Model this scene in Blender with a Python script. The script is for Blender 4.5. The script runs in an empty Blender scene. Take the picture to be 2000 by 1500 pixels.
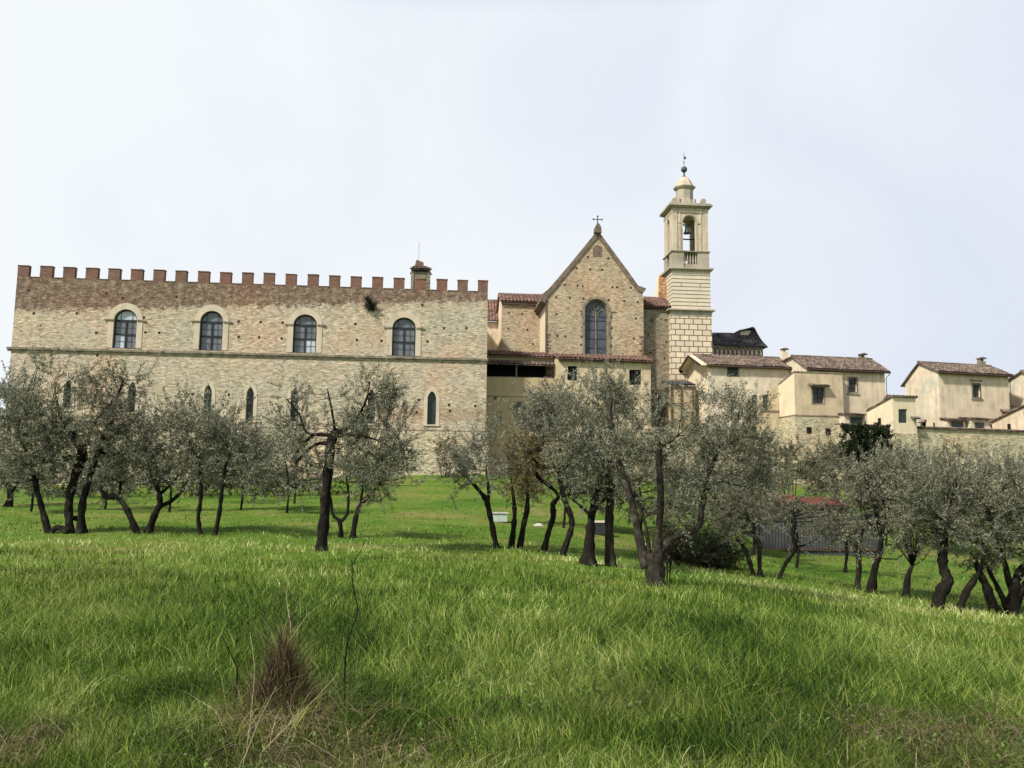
import bpy, math, random
import numpy as np
from mathutils import Vector, Matrix
from mathutils.geometry import tessellate_polygon
random.seed(7); RNG = np.random.default_rng(7)
SC = bpy.context.scene; COL = SC.collection
R = math.radians
# ---------------- camera, sky, sun, exposure ----------------
FPX = 1700.0; HY = 960.0; ROLL = R(0.6); TH = math.atan((HY - 750) / FPX)
CAM = Vector((0, 0, 1.6))
_R0 = Vector((1, 0, 0)); _F0 = Vector((0, math.cos(TH), math.sin(TH))); _U0 = Vector((0, -math.sin(TH), math.cos(TH)))
_RR = _R0 * math.cos(ROLL) + _U0 * math.sin(ROLL); _UU = -_R0 * math.sin(ROLL) + _U0 * math.cos(ROLL)
cd = bpy.data.cameras.new('camera'); cam = bpy.data.objects.new('camera', cd); COL.objects.link(cam)
cd.sensor_width = 36; cd.sensor_fit = 'HORIZONTAL'; cd.lens = 36 * FPX / 2000; cd.clip_end = 6000; cd.clip_start = 0.05
mw = Matrix((_RR, _UU, -_F0)).transposed().to_4x4(); mw.translation = CAM; cam.matrix_world = mw
SC.camera = cam
SUN_EL, SUN_AZ = R(44), R(226)      # azimuth clockwise from +Y: behind the camera, to its left
w = bpy.data.worlds.new("World"); SC.world = w; w.use_nodes = True
nt = w.node_tree; nt.nodes.clear(); N = nt.nodes.new; L = nt.links.new
sky = N('ShaderNodeTexSky'); sky.sky_type = 'NISHITA'; sky.sun_disc = False; sky.sun_elevation = SUN_EL; sky.sun_rotation = SUN_AZ
sky.air_density = 1.0; sky.dust_density = 2.0
b1 = N('ShaderNodeBackground'); b1.inputs[1].default_value = 0.08; L(sky.outputs[0], b1.inputs[0])
tc = N('ShaderNodeTexCoord'); sp = N('ShaderNodeSeparateXYZ'); L(tc.outputs['Generated'], sp.inputs[0])
mpx = N('ShaderNodeMapRange'); mpx.inputs[1].default_value = -0.45; mpx.inputs[2].default_value = 0.55; L(sp.outputs[0], mpx.inputs[0])
nz = N('ShaderNodeTexNoise'); nz.inputs['Scale'].default_value = 3.0; nz.inputs['Detail'].default_value = 6; nz.inputs['Distortion'].default_value = .6; L(tc.outputs['Generated'], nz.inputs[0])
ad = N('ShaderNodeMath'); ad.operation = 'MULTIPLY_ADD'; L(nz.outputs[0], ad.inputs[0]); ad.inputs[1].default_value = 1.9; ad.inputs[2].default_value = -1.02
ad2 = N('ShaderNodeMath'); ad2.operation = 'ADD'; ad2.use_clamp = True; L(ad.outputs[0], ad2.inputs[0]); L(mpx.outputs[0], ad2.inputs[1])
mc = N('ShaderNodeMix'); mc.data_type = 'RGBA'; L(ad2.outputs[0], mc.inputs[0])
mc.inputs[6].default_value = (0.86, 0.90, 0.93, 1); mc.inputs[7].default_value = (0.70, 0.75, 0.86, 1)
b2 = N('ShaderNodeBackground'); L(mc.outputs[2], b2.inputs[0]); b2.inputs[1].default_value = 1.0
mz = N('ShaderNodeMapRange'); mz.inputs[1].default_value = 0.50; mz.inputs[2].default_value = 0.68; L(sp.outputs[2], mz.inputs[0])
ms = N('ShaderNodeMixShader'); L(mz.outputs[0], ms.inputs[0]); L(b2.outputs[0], ms.inputs[1]); L(b1.outputs[0], ms.inputs[2])
wo = N('ShaderNodeOutputWorld'); L(ms.outputs[0], wo.inputs[0])
sl = bpy.data.lights.new('sun', 'SUN'); sl.energy = 4.9; sl.angle = R(4); sl.color = (1, 0.94, 0.84)
so = bpy.data.objects.new('sun', sl); COL.objects.link(so)
sd = Vector((math.sin(SUN_AZ) * math.cos(SUN_EL), math.cos(SUN_AZ) * math.cos(SUN_EL), math.sin(SUN_EL)))
so.rotation_euler = sd.to_track_quat('Z', 'Y').to_euler(); so.location = (0, 0, 60)
SC.view_settings.view_transform = 'Standard'; SC.view_settings.look = 'None'; SC.view_settings.gamma = 1
SC.view_settings.exposure = 0.08

# ---------------- helpers ----------------
def ray(px, py):
    return _RR * ((px - 1000) / FPX) + _UU * ((750 - py) / FPX) + _F0
def atY(px, py, Y):
    r = ray(px, py); return CAM + r * (Y / r.y)
def tag(o, label=None, cat=None, group=None, kind=None):
    if label: o['label'] = label
    if cat: o['category'] = cat
    if group: o['group'] = group
    if kind: o['kind'] = kind
    return o
def empty(name, loc, rz, label, cat, group=None):
    o = bpy.data.objects.new(name, None); COL.objects.link(o); o.location = loc; o.rotation_euler = (0, 0, rz)
    return tag(o, label, cat, group)
def mesh_np(name, V, Q, mat, parent=None, attr=None, smooth=False):
    V = np.asarray(V, np.float32); Q = np.asarray(Q, np.int32); n = Q.shape[1]
    me = bpy.data.meshes.new(name); me.vertices.add(len(V)); me.vertices.foreach_set('co', V.ravel())
    me.loops.add(Q.size); me.loops.foreach_set('vertex_index', Q.ravel())
    me.polygons.add(len(Q)); me.polygons.foreach_set('loop_start', np.arange(0, Q.size, n, dtype=np.int32))
    try: me.polygons.foreach_set('loop_total', np.full(len(Q), n, np.int32))
    except Exception: pass
    if smooth: me.polygons.foreach_set('use_smooth', np.ones(len(Q), bool))
    me.update(calc_edges=True)
    if attr is not None:
        a = me.attributes.new('rnd', 'FLOAT', 'FACE'); a.data.foreach_set('value', np.asarray(attr, np.float32))
    me.materials.append(mat); o = bpy.data.objects.new(name, me); COL.objects.link(o); o.parent = parent
    return o
class MB:
    def __init__(s): s.v = []; s.f = []
    def add(s, vs, fs):
        k = len(s.v); s.v += [tuple(p) for p in vs]; s.f += [tuple(i + k for i in f) for f in fs]; return s
    def box(s, a0, a1, b0, b1, c0, c1):
        return s.add([(a, b, c) for c in (c0, c1) for b in (b0, b1) for a in (a0, a1)],
              [(0, 2, 3, 1), (4, 5, 7, 6), (0, 1, 5, 4), (2, 6, 7, 3), (0, 4, 6, 2), (1, 3, 7, 5)])
    def prism(s, poly, w0, w1):              # polygon in (u,z) extruded along w
        n = len(poly); A = [(p[0], w0, p[1]) for p in poly]; B = [(p[0], w1, p[1]) for p in poly]
        s.add(A + B, [tuple(range(n)), tuple(range(2 * n - 1, n - 1, -1))] + [(i, i + n, (i + 1) % n + n, (i + 1) % n) for i in range(n)]); return s
    def prismu(s, poly, u0, u1):             # polygon in (w,z) extruded along u
        n = len(poly); A = [(u0, p[0], p[1]) for p in poly]; B = [(u1, p[0], p[1]) for p in poly]
        s.add(A + B, [tuple(range(n)), tuple(range(2 * n - 1, n - 1, -1))] + [(i, i + n, (i + 1) % n + n, (i + 1) % n) for i in range(n)]); return s
    def prismz(s, poly, z0, z1):             # polygon in (u,w) extruded along z
        n = len(poly); A = [(p[0], p[1], z0) for p in poly]; B = [(p[0], p[1], z1) for p in poly]
        s.add(A + B, [tuple(range(n)), tuple(range(2 * n - 1, n - 1, -1))] + [(i, i + n, (i + 1) % n + n, (i + 1) % n) for i in range(n)]); return s
    def panel(s, outline, holes, w0=0, t=0.5):   # wall panel in (u,z) with real openings and reveals
        loops = [outline] + holes; flat = [p for l in loops for p in l]
        tris = tessellate_polygon([[Vector((p[0], p[1], 0)) for p in l] for l in loops]); n = len(flat)
        s.add([(p[0], w0, p[1]) for p in flat], [tuple(t3) for t3 in tris])
        s.add([(p[0], w0 + t, p[1]) for p in flat], [tuple(t3) for t3 in tris])
        for l in loops:
            m = len(l); s.add([(p[0], w0, p[1]) for p in l] + [(p[0], w0 + t, p[1]) for p in l], [(i, (i + 1) % m, (i + 1) % m + m, i + m) for i in range(m)])
        return s
    def lathe(s, prof, c, n=16, rot=0):
        vs = []; 
        for r, z in prof: vs += [(c[0] + r * math.cos(rot + 2 * math.pi * i / n), c[1] + r * math.sin(rot + 2 * math.pi * i / n), z) for i in range(n)]
        fs = [(j * n + i, j * n + (i + 1) % n, (j + 1) * n + (i + 1) % n, (j + 1) * n + i) for j in range(len(prof) - 1) for i in range(n)]
        fs += [tuple(range(n))[::-1], tuple(range((len(prof) - 1) * n, len(prof) * n))]
        return s.add(vs, fs)
    def tube(s, pts, rad, n=6):
        pts = [Vector(p) for p in pts]; m = len(pts); vs = []
        for i, p in enumerate(pts):
            d = (pts[min(i + 1, m - 1)] - pts[max(i - 1, 0)]).normalized()
            a = d.cross(Vector((0.13, 1, 0.07))).normalized() if abs(d.y) < .95 else d.cross(Vector((1, 0, 0))).normalized(); b = d.cross(a)
            r = rad[i] if hasattr(rad, '__len__') else rad
            vs += [p + (a * math.cos(2 * math.pi * k / n) + b * math.sin(2 * math.pi * k / n)) * r for k in range(n)]
        fs = [(j * n + i, j * n + (i + 1) % n, (j + 1) * n + (i + 1) % n, (j + 1) * n + i) for j in range(m - 1) for i in range(n)]
        fs += [tuple(range(n))[::-1], tuple(range((m - 1) * n, m * n))]
        return s.add(vs, fs)
    def build(s, name, mat, parent=None, smooth=False, recalc=True):
        me = bpy.data.meshes.new(name); me.from_pydata(s.v, [], s.f); me.update()
        if recalc:
            import bmesh
            b = bmesh.new(); b.from_mesh(me); bmesh.ops.recalc_face_normals(b, faces=b.faces); b.to_mesh(me); b.free()
        if smooth: me.polygons.foreach_set('use_smooth', np.ones(len(me.polygons), bool))
        me.materials.append(mat); o = bpy.data.objects.new(name, me); COL.objects.link(o); o.parent = parent
        return o
class Fr:                                    # local frame of a facade: u along it, w into depth, z up
    def __init__(s, px, py, Y, a):
        s.O = atY(px, py, Y); s.a = R(a); s.U = Vector((math.cos(s.a), math.sin(s.a), 0)); s.W = Vector((-math.sin(s.a), math.cos(s.a), 0))
        s.loc = Vector((s.O.x, s.O.y, 0))
    def q(s, px, py, w=0):
        r = ray(px, py); t = (w - (CAM - s.O).dot(s.W)) / r.dot(s.W); P = CAM + r * t
        return ((P - s.O).dot(s.U), P.z)
    def Q(s, pts, w=0): return [s.q(x, y, w) for x, y in pts]
# ---------------- materials ----------------
def ramp(nt, fac, stops):
    r = nt.nodes.new('ShaderNodeValToRGB'); nt.links.new(fac, r.inputs[0]); e = r.color_ramp.elements
    while len(e) < len(stops): e.new(0.5)
    for k, (p, c) in enumerate(stops): e[k].position = p; e[k].color = (*c, 1)
    return r.outputs[0]
def mixc(nt, f, a, b, mode='MIX'):
    m = nt.nodes.new('ShaderNodeMix'); m.data_type = 'RGBA'; m.blend_type = mode; m.clamp_result = False
    for s, v in ((m.inputs[0], f), (m.inputs[6], a), (m.inputs[7], b)):
        if isinstance(v, (int, float)): s.default_value = v
        elif isinstance(v, tuple): s.default_value = (*v, 1)
        else: nt.links.new(v, s)
    return m.outputs[2]
def math_(nt, op, a, b=None, c=None, clamp=False):
    m = nt.nodes.new('ShaderNodeMath'); m.operation = op; m.use_clamp = clamp
    for k, v in enumerate((a, b, c)):
        if v is None: continue
        if isinstance(v, (int, float)): m.inputs[k].default_value = v
        else: nt.links.new(v, m.inputs[k])
    return m.outputs[0]
def base_mat(name, rough=0.9, spec=0.25):
    m = bpy.data.materials.new(name); m.use_nodes = True; nt = m.node_tree; b = nt.nodes['Principled BSDF']
    b.inputs['Roughness'].default_value = rough; b.inputs['Specular IOR Level'].default_value = spec
    return m, nt, b
def noise(nt, vec, scale, detail=4, rough=.6):
    n = nt.nodes.new('ShaderNodeTexNoise'); n.inputs['Scale'].default_value = scale; n.inputs['Detail'].default_value = detail; n.inputs['Roughness'].default_value = rough
    nt.links.new(vec, n.inputs[0]); return n.outputs[0]
def wallvec(nt, sx=1, sz=1):                 # (u+w, z) of the object as a 2D coordinate
    t = nt.nodes.new('ShaderNodeTexCoord'); s = nt.nodes.new('ShaderNodeSeparateXYZ'); nt.links.new(t.outputs['Object'], s.inputs[0])
    c = nt.nodes.new('ShaderNodeCombineXYZ'); x = math_(nt, 'ADD', s.outputs[0], s.outputs[1])
    nt.links.new(math_(nt, 'MULTIPLY', x, sx), c.inputs[0]); nt.links.new(math_(nt, 'MULTIPLY', s.outputs[2], sz), c.inputs[1])
    return c.outputs[0], t.outputs['Object'], s
def bump(nt, b, h, strength=.5, dist=.05):
    k = nt.nodes.new('ShaderNodeBump'); k.inputs['Strength'].default_value = strength; k.inputs['Distance'].default_value = dist
    nt.links.new(h, k.inputs['Height']); nt.links.new(k.outputs[0], b.inputs['Normal'])
def mat_plain(name, c, rough=.8, var=.25, scale=6, spec=.25, metal=0):
    m, nt, b = base_mat(name, rough, spec); t = nt.nodes.new('ShaderNodeTexCoord')
    n = noise(nt, t.outputs['Object'], scale)
    d = tuple(x * (1 - var) for x in c); l = tuple(min(1, x * (1 + var)) for x in c)
    nt.links.new(ramp(nt, n, [(.3, d), (.7, l)]), b.inputs['Base Color']); b.inputs['Metallic'].default_value = metal
    return m
def mat_stone(name, cols, dark, bw=.42, bh=.165, band=None, mortar=(.33, .27, .19), patch=None):
    m, nt, b = base_mat(name, .95, .15); v, obj, s = wallvec(nt)
    wob = noise(nt, obj, .9, 3); vm = nt.nodes.new('ShaderNodeVectorMath'); vm.operation = 'ADD'; nt.links.new(v, vm.inputs[0])
    cw = nt.nodes.new('ShaderNodeCombineXYZ'); nt.links.new(math_(nt, 'MULTIPLY', wob, .6), cw.inputs[1]); nt.links.new(math_(nt, 'MULTIPLY', wob, .9), cw.inputs[0]); nt.links.new(cw.outputs[0], vm.inputs[1])
    br = nt.nodes.new('ShaderNodeTexBrick'); nt.links.new(vm.outputs[0], br.inputs[0]); br.inputs['Scale'].default_value = 1
    br.inputs['Brick Width'].default_value = bw; br.inputs['Row Height'].default_value = bh; br.inputs['Mortar Size'].default_value = .022; br.inputs['Mortar Smooth'].default_value = .6
    br.inputs['Color1'].default_value = (0, 0, 0, 1); br.inputs['Color2'].default_value = (1, 1, 1, 1); br.inputs['Mortar'].default_value = (.5, .5, .5, 1); br.inputs['Bias'].default_value = 0
    big = noise(nt, obj, .22, 5, .6)
    c = ramp(nt, big, [(.3, cols[0]), (.45, cols[1]), (.56, cols[2]), (.7, cols[3])])
    if band:                                  # (z_low, z_high, slope along u, colours): a brick-built band
        zz = math_(nt, 'SUBTRACT', s.outputs[2], math_(nt, 'MULTIPLY_ADD', s.outputs[0], band[2], band[0]))
        zz = math_(nt, 'MULTIPLY_ADD', noise(nt, obj, .8, 6, .85), 5.0, math_(nt, 'SUBTRACT', zz, 2.5))
        f = math_(nt, 'MULTIPLY', zz, 2.2, clamp=True)
        bc = ramp(nt, noise(nt, v, 1.5, 8, .85), [(.36, band[1][0]), (.5, band[1][1]), (.62, band[1][2])])
        c = mixc(nt, f, c, bc)
    for pz0, pz1, pu0, pu1, pc in (patch or []):   # areas rebuilt in brick
        fz = math_(nt, 'MULTIPLY', math_(nt, 'GREATER_THAN', s.outputs[2], pz0), math_(nt, 'LESS_THAN', s.outputs[2], pz1))
        fu = math_(nt, 'MULTIPLY', math_(nt, 'GREATER_THAN', s.outputs[0], pu0), math_(nt, 'LESS_THAN', s.outputs[0], pu1))
        f = math_(nt, 'MULTIPLY', math_(nt, 'MULTIPLY', fz, fu), math_(nt, 'MULTIPLY', noise(nt, obj, 1.3, 4), 1.0))
        c = mixc(nt, f, c, pc)
    c = mixc(nt, .85, c, ramp(nt, br.outputs[0], [(0, (.55, .52, .47)), (.4, (.93, .93, .92)), (.7, (1.02, 1.02, 1.02)), (1, (1.36, 1.34, 1.3))]), 'MULTIPLY')
    pk = noise(nt, obj, .13, 4, .5); c = mixc(nt, 1, c, ramp(nt, pk, [(.38, (.93, .97, .95)), (.5, (1, 1, 1)), (.62, (1.06, .95, .91))]), 'MULTIPLY')
    svv, _, _ = wallvec(nt, 1.3, .16); c = mixc(nt, 1, c, ramp(nt, noise(nt, svv, 1.1, 6, .75), [(.30, (.70, .70, .68)), (.44, (1, 1, 1))]), 'MULTIPLY')
    stv, _, _ = wallvec(nt, .8, 5.5); st = noise(nt, stv, 1.6, 6, .75)
    c = mixc(nt, .9, c, ramp(nt, st, [(.36, (.36, .32, .26)), (.45, (.93, .93, .92)), (.62, (1.28, 1.27, 1.24))]), 'MULTIPLY')
    c = mixc(nt, math_(nt, 'MULTIPLY', br.outputs[1], .45), c, mortar)
    spv = noise(nt, v, 2.2, 6, .8)
    c = mixc(nt, ramp(nt, spv, [(.33, (1, 1, 1)), (.40, (0, 0, 0))]), c, dark)
    nt.links.new(c, b.inputs['Base Color']); bump(nt, b, mixc(nt, .5, st, br.outputs[1], 'SUBTRACT'), .7, .08)
    return m
def mat_plaster(name, c, stain=.5, streak=.5, blotch=None, joints=None):
    m, nt, b = base_mat(name, .92, .15); v, obj, s = wallvec(nt, 1.6, .35)
    n1 = noise(nt, v, 1.1, 6, .7); n2 = noise(nt, obj, .6, 5, .6); n3 = noise(nt, obj, 9, 3)
    col = ramp(nt, n2, [(.3, tuple(x * (1 - .22 * stain) for x in c)), (.68, tuple(min(1, x * (1 + .10 * stain)) for x in c))])
    col = mixc(nt, streak, col, ramp(nt, n1, [(.33, (.66, .65, .60)), (.5, (1, 1, 1)), (.72, (1.06, 1.05, 1.0))]), 'MULTIPLY')
    col = mixc(nt, .35, col, ramp(nt, n3, [(.3, (.8, .8, .8)), (.7, (1.1, 1.1, 1.1))]), 'MULTIPLY')
    if blotch: col = mixc(nt, ramp(nt, noise(nt, obj, .45, 6, .7), [(.5, (0, 0, 0)), (.62, (1, 1, 1))]), col, blotch)
    if joints:
        v2, _, s2 = wallvec(nt); br = nt.nodes.new('ShaderNodeTexBrick'); mp = nt.nodes.new('ShaderNodeVectorMath'); mp.operation = 'ADD'; nt.links.new(v2, mp.inputs[0]); mp.inputs[1].default_value = (joints[3], joints[4], 0)
        nt.links.new(mp.outputs[0], br.inputs[0]); br.inputs['Scale'].default_value = 1; br.inputs['Brick Width'].default_value = joints[0]; br.inputs['Row Height'].default_value = joints[1]
        br.inputs['Mortar Size'].default_value = joints[2]; br.inputs['Mortar Smooth'].default_value = .1
        br.inputs['Color1'].default_value = (0.93, .93, .93, 1); br.inputs['Color2'].default_value = (1.07, 1.04, 1, 1); br.inputs['Mortar'].default_value = (.27, .21, .16, 1)
        col = mixc(nt, 1, col, br.outputs[0], 'MULTIPLY')
    nt.links.new(col, b.inputs['Base Color']); bump(nt, b, n3, .25, .03)
    return m
def mat_tile(name, stops, dark=.6):
    m, nt, b = base_mat(name, .9, .15); t = nt.nodes.new('ShaderNodeTexCoord')
    vo = nt.nodes.new('ShaderNodeTexVoronoi'); vo.inputs['Scale'].default_value = 3.4; nt.links.new(t.outputs['Object'], vo.inputs[0])
    se = nt.nodes.new('ShaderNodeSeparateColor'); nt.links.new(vo.outputs['Color'], se.inputs[0])
    n = noise(nt, t.outputs['Object'], .8, 6, .75)
    f = math_(nt, 'MULTIPLY_ADD', math_(nt, 'SUBTRACT', n, .5), 1.1, math_(nt, 'MULTIPLY_ADD', se.outputs[0], .55, .22))
    nt.links.new(ramp(nt, f, stops), b.inputs['Base Color']); bump(nt, b, noise(nt, t.outputs['Object'], 12, 3), .4, .03)
    return m
TILES = [(.1, (.05, .043, .038)), (.35, (.115, .09, .075)), (.55, (.185, .14, .11)), (.75, (.27, .205, .16)), (.95, (.38, .33, .27))]
M = {}
M['brick'] = mat_stone('red_brick', [(.165, .085, .068), (.225, .12, .095), (.19, .11, .09), (.27, .165, .13)], (.08, .04, .03), bw=.3, bh=.09, mortar=(.26, .18, .14))
M['plinth'] = mat_stone('plinth_rubble', [(.46, .40, .29), (.58, .50, .36), (.52, .46, .34), (.42, .36, .26)], (.10, .08, .05), bw=.5, bh=.22)
M['church'] = mat_stone('church_stone', [(.41, .335, .235), (.52, .43, .305), (.46, .37, .265), (.56, .465, .335)], (.085, .06, .045), bw=.38, bh=.15)
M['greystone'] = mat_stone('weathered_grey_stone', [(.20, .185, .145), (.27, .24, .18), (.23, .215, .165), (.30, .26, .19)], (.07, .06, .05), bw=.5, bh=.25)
M['brown'] = mat_plain('brown_weathered_stone', (.17, .13, .10), .95, .4, 2)
M['rubble'] = mat_stone('boundary_rubble', [(.46, .41, .28), (.58, .51, .36), (.52, .47, .33), (.62, .54, .38)], (.09, .08, .05), bw=.42, bh=.17)
M['trim'] = mat_plaster('pale_dressed_stone', (.58, .50, .39), .6, .5)
M['ledge'] = mat_plain('weathered_ledge_stone', (.21, .185, .135), .95, .55, 1.4)
M['yplaster'] = mat_plaster('yellow_plaster', (.68, .575, .425), .9, .9)
M['yplaster2'] = mat_plaster('ochre_plaster', (.58, .48, .325), 1.0, .9)
M['wplaster'] = mat_plaster('mottled_pale_plaster', (.69, .595, .455), .9, .9, blotch=(.46, .46, .37))
M['cplaster'] = mat_plaster('cream_plaster', (.74, .63, .46), .5, .5)
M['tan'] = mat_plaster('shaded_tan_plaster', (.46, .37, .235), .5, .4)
M['tower'] = mat_plaster('tower_rusticated', (.69, .605, .47), .5, .35, joints=(1.16, .72, .062, .3, .1))
M['tower2'] = mat_plaster('tower_banded', (.68, .605, .475), .5, .4)
M['towertrim'] = mat_plaster('tower_stone_trim', (.44, .40, .32), .8, .6, blotch=(.27, .24, .18))
M['belfry'] = mat_plaster('belfry_plaster', (.57, .49, .38), .8, .9)
M['joint'] = mat_plain('joint_line', (.15, .11, .08), .95)
M['tile'] = mat_tile('roof_tiles', TILES)
M['tile_r'] = mat_tile('red_roof_tiles', [(.1, (.13, .06, .045)), (.35, (.13, .085, .07)), (.6, (.21, .13, .105)), (.85, (.33, .19, .145)), (.97, (.45, .34, .27))])
M['tile_o'] = mat_tile('lichen_orange_tiles', [(.1, (.12, .09, .07)), (.4, (.30, .17, .09)), (.6, (.45, .24, .10)), (.9, (.42, .33, .24))])
M['tile_d'] = mat_tile('dark_slate_tiles', [(.1, (.035, .035, .036)), (.5, (.085, .083, .083)), (.9, (.20, .19, .18))])
M['eave'] = mat_plain('dark_timber_eave_shade', (.05, .032, .024), .9, .3)
M['gutter'] = mat_plain('dark_copper_gutter', (.075, .045, .035), .6, .3)
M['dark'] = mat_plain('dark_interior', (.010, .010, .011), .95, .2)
M['hole'] = mat_plain('putlog_shadow_stone', (.035, .028, .022), .98, .3)
M['wframe'] = mat_plain('dark_window_frame', (.022, .025, .03), .6, .2)
M['lead'] = mat_plain('leaded_grid', (.05, .055, .06), .6, .2)
M['glass'] = mat_plain('grey_leaded_glass', (.13, .145, .17), .35, .35, 1.5, .6)
M['glassb'] = mat_plain('blue_grey_church_glass', (.075, .082, .11), .45, .3, 1.2, .4)
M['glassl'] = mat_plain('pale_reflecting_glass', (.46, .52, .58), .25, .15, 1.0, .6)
M['glassd'] = mat_plain('dark_green_glass', (.022, .032, .028), .35, .3, 2, .5)
M['bronze'] = mat_plain('green_bronze_bell', (.06, .085, .085), .6, .4, 3, .4, .3)
M['iron'] = mat_plain('dark_iron', (.045, .04, .038), .6, .2)
M['shutter'] = mat_plain('green_shutter', (.035, .05, .048), .7, .2)
M['white'] = mat_plain('bleached_white', (.50, .48, .43), .85, .2)
M['palegreen'] = mat_plain('pale_green_paint', (.40, .47, .42), .7, .15)
def mat_bark(name, a, c, li):
    m, nt, b = base_mat(name, .98, .1); t = nt.nodes.new('ShaderNodeTexCoord'); mp = nt.nodes.new('ShaderNodeMapping'); mp.inputs['Scale'].default_value = (9, 9, 2.2); nt.links.new(t.outputs['Object'], mp.inputs[0])
    n = noise(nt, mp.outputs[0], 1.6, 6, .75); n2 = noise(nt, t.outputs['Object'], 3.2, 5, .7)
    col = ramp(nt, n, [(.36, a), (.62, c)]); col = mixc(nt, ramp(nt, n2, [(.54, (0, 0, 0)), (.66, (.75, .75, .75))]), col, li)
    nt.links.new(col, b.inputs['Base Color']); bump(nt, b, n, 1, .05); return m
M['bark'] = mat_bark('olive_bark', (.008, .007, .006), (.026, .022, .018), (.07, .068, .052))
M['bark_pale'] = mat_bark('pale_olive_bark', (.014, .012, .010), (.060, .052, .040), (.14, .13, .10))
M['twig'] = mat_plain('olive_twigs', (.085, .080, .060), .9, .35, 4)
M['twig_b'] = mat_plain('brown_twigs', (.10, .078, .048), .9, .35, 4)
def mat_leaf(name, top, top2, under, trans=.25, spec=.3):
    m, nt, b = base_mat(name, .7, spec); a = nt.nodes.new('ShaderNodeAttribute'); a.attribute_name = 'rnd'
    g = nt.nodes.new('ShaderNodeNewGeometry')
    c = ramp(nt, a.outputs['Fac'], [(0, top), (.6, top2), (1, under)])
    c = mixc(nt, math_(nt, 'MULTIPLY', g.outputs['Backfacing'], .75), c, under)
    nt.links.new(c, b.inputs['Base Color'])
    tr = nt.nodes.new('ShaderNodeBsdfTranslucent'); nt.links.new(c, tr.inputs[0]); mx = nt.nodes.new('ShaderNodeMixShader'); mx.inputs[0].default_value = trans
    nt.links.new(b.outputs[0], mx.inputs[1]); nt.links.new(tr.outputs[0], mx.inputs[2]); nt.links.new(mx.outputs[0], nt.nodes['Material Output'].inputs[0]); return m
M['leaf'] = mat_leaf('olive_leaf', (.040, .045, .022), (.108, .112, .062), (.34, .345, .25))
M['leaf_g'] = mat_leaf('grey_olive_leaf', (.058, .064, .036), (.138, .142, .092), (.36, .365, .285))
M['leaf_o'] = mat_leaf('yellowing_olive_leaf', (.08, .07, .025), (.14, .11, .04), (.24, .19, .09))
M['leaf_d'] = mat_leaf('dark_evergreen_shade_leaf', (.005, .009, .004), (.013, .024, .011), (.03, .048, .022), .12, .06)  # evergreen leaf, blackened further to paint shade in the undergrowth
M['leaf_b'] = mat_leaf('brown_dry_leaf', (.075, .055, .032), (.14, .105, .062), (.23, .185, .12))
M['leaf_m'] = mat_leaf('grey_scrub_leaf', (.055, .058, .032), (.115, .115, .068), (.24, .235, .165))
def mat_grass(name, stops, trans=.35, dry=None):
    m, nt, b = base_mat(name, .65, .25); a = nt.nodes.new('ShaderNodeAttribute'); a.attribute_name = 'rnd'
    t = nt.nodes.new('ShaderNodeTexCoord'); n = noise(nt, t.outputs['Object'], .35, 5, .65)
    f = math_(nt, 'MULTIPLY_ADD', math_(nt, 'SUBTRACT', n, .5), 1.5, a.outputs['Fac'], clamp=True)
    c = ramp(nt, f, stops)
    if dry: c = mixc(nt, ramp(nt, noise(nt, t.outputs['Object'], .22, 5, .65), [(.52, (0, 0, 0)), (.70, (.55, .55, .55))]), c, dry)
    nt.links.new(c, b.inputs['Base Color'])
    tr = nt.nodes.new('ShaderNodeBsdfTranslucent'); nt.links.new(c, tr.inputs[0]); mx = nt.nodes.new('ShaderNodeMixShader'); mx.inputs[0].default_value = trans
    nt.links.new(b.outputs[0], mx.inputs[1]); nt.links.new(tr.outputs[0], mx.inputs[2]); nt.links.new(mx.outputs[0], nt.nodes['Material Output'].inputs[0]); return m
M['grass'] = mat_grass('meadow_grass', [(0, (.014, .038, .005)), (.20, (.060, .130, .013)), (.45, (.165, .255, .030)), (.72, (.36, .44, .09)), (1, (.78, .76, .38))], dry=(.29, .29, .09))
M['stalk'] = mat_plain('pale_stalk', (.40, .33, .20), .85, .25, 5); M['stem_b'] = mat_plain('brown_stem', (.13, .10, .058), .9, .4, 5)
M['straw'] = mat_grass('dry_straw', [(0, (.028, .020, .010)), (.4, (.095, .066, .030)), (.7, (.24, .18, .085)), (1, (.55, .47, .27))], .2)

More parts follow.
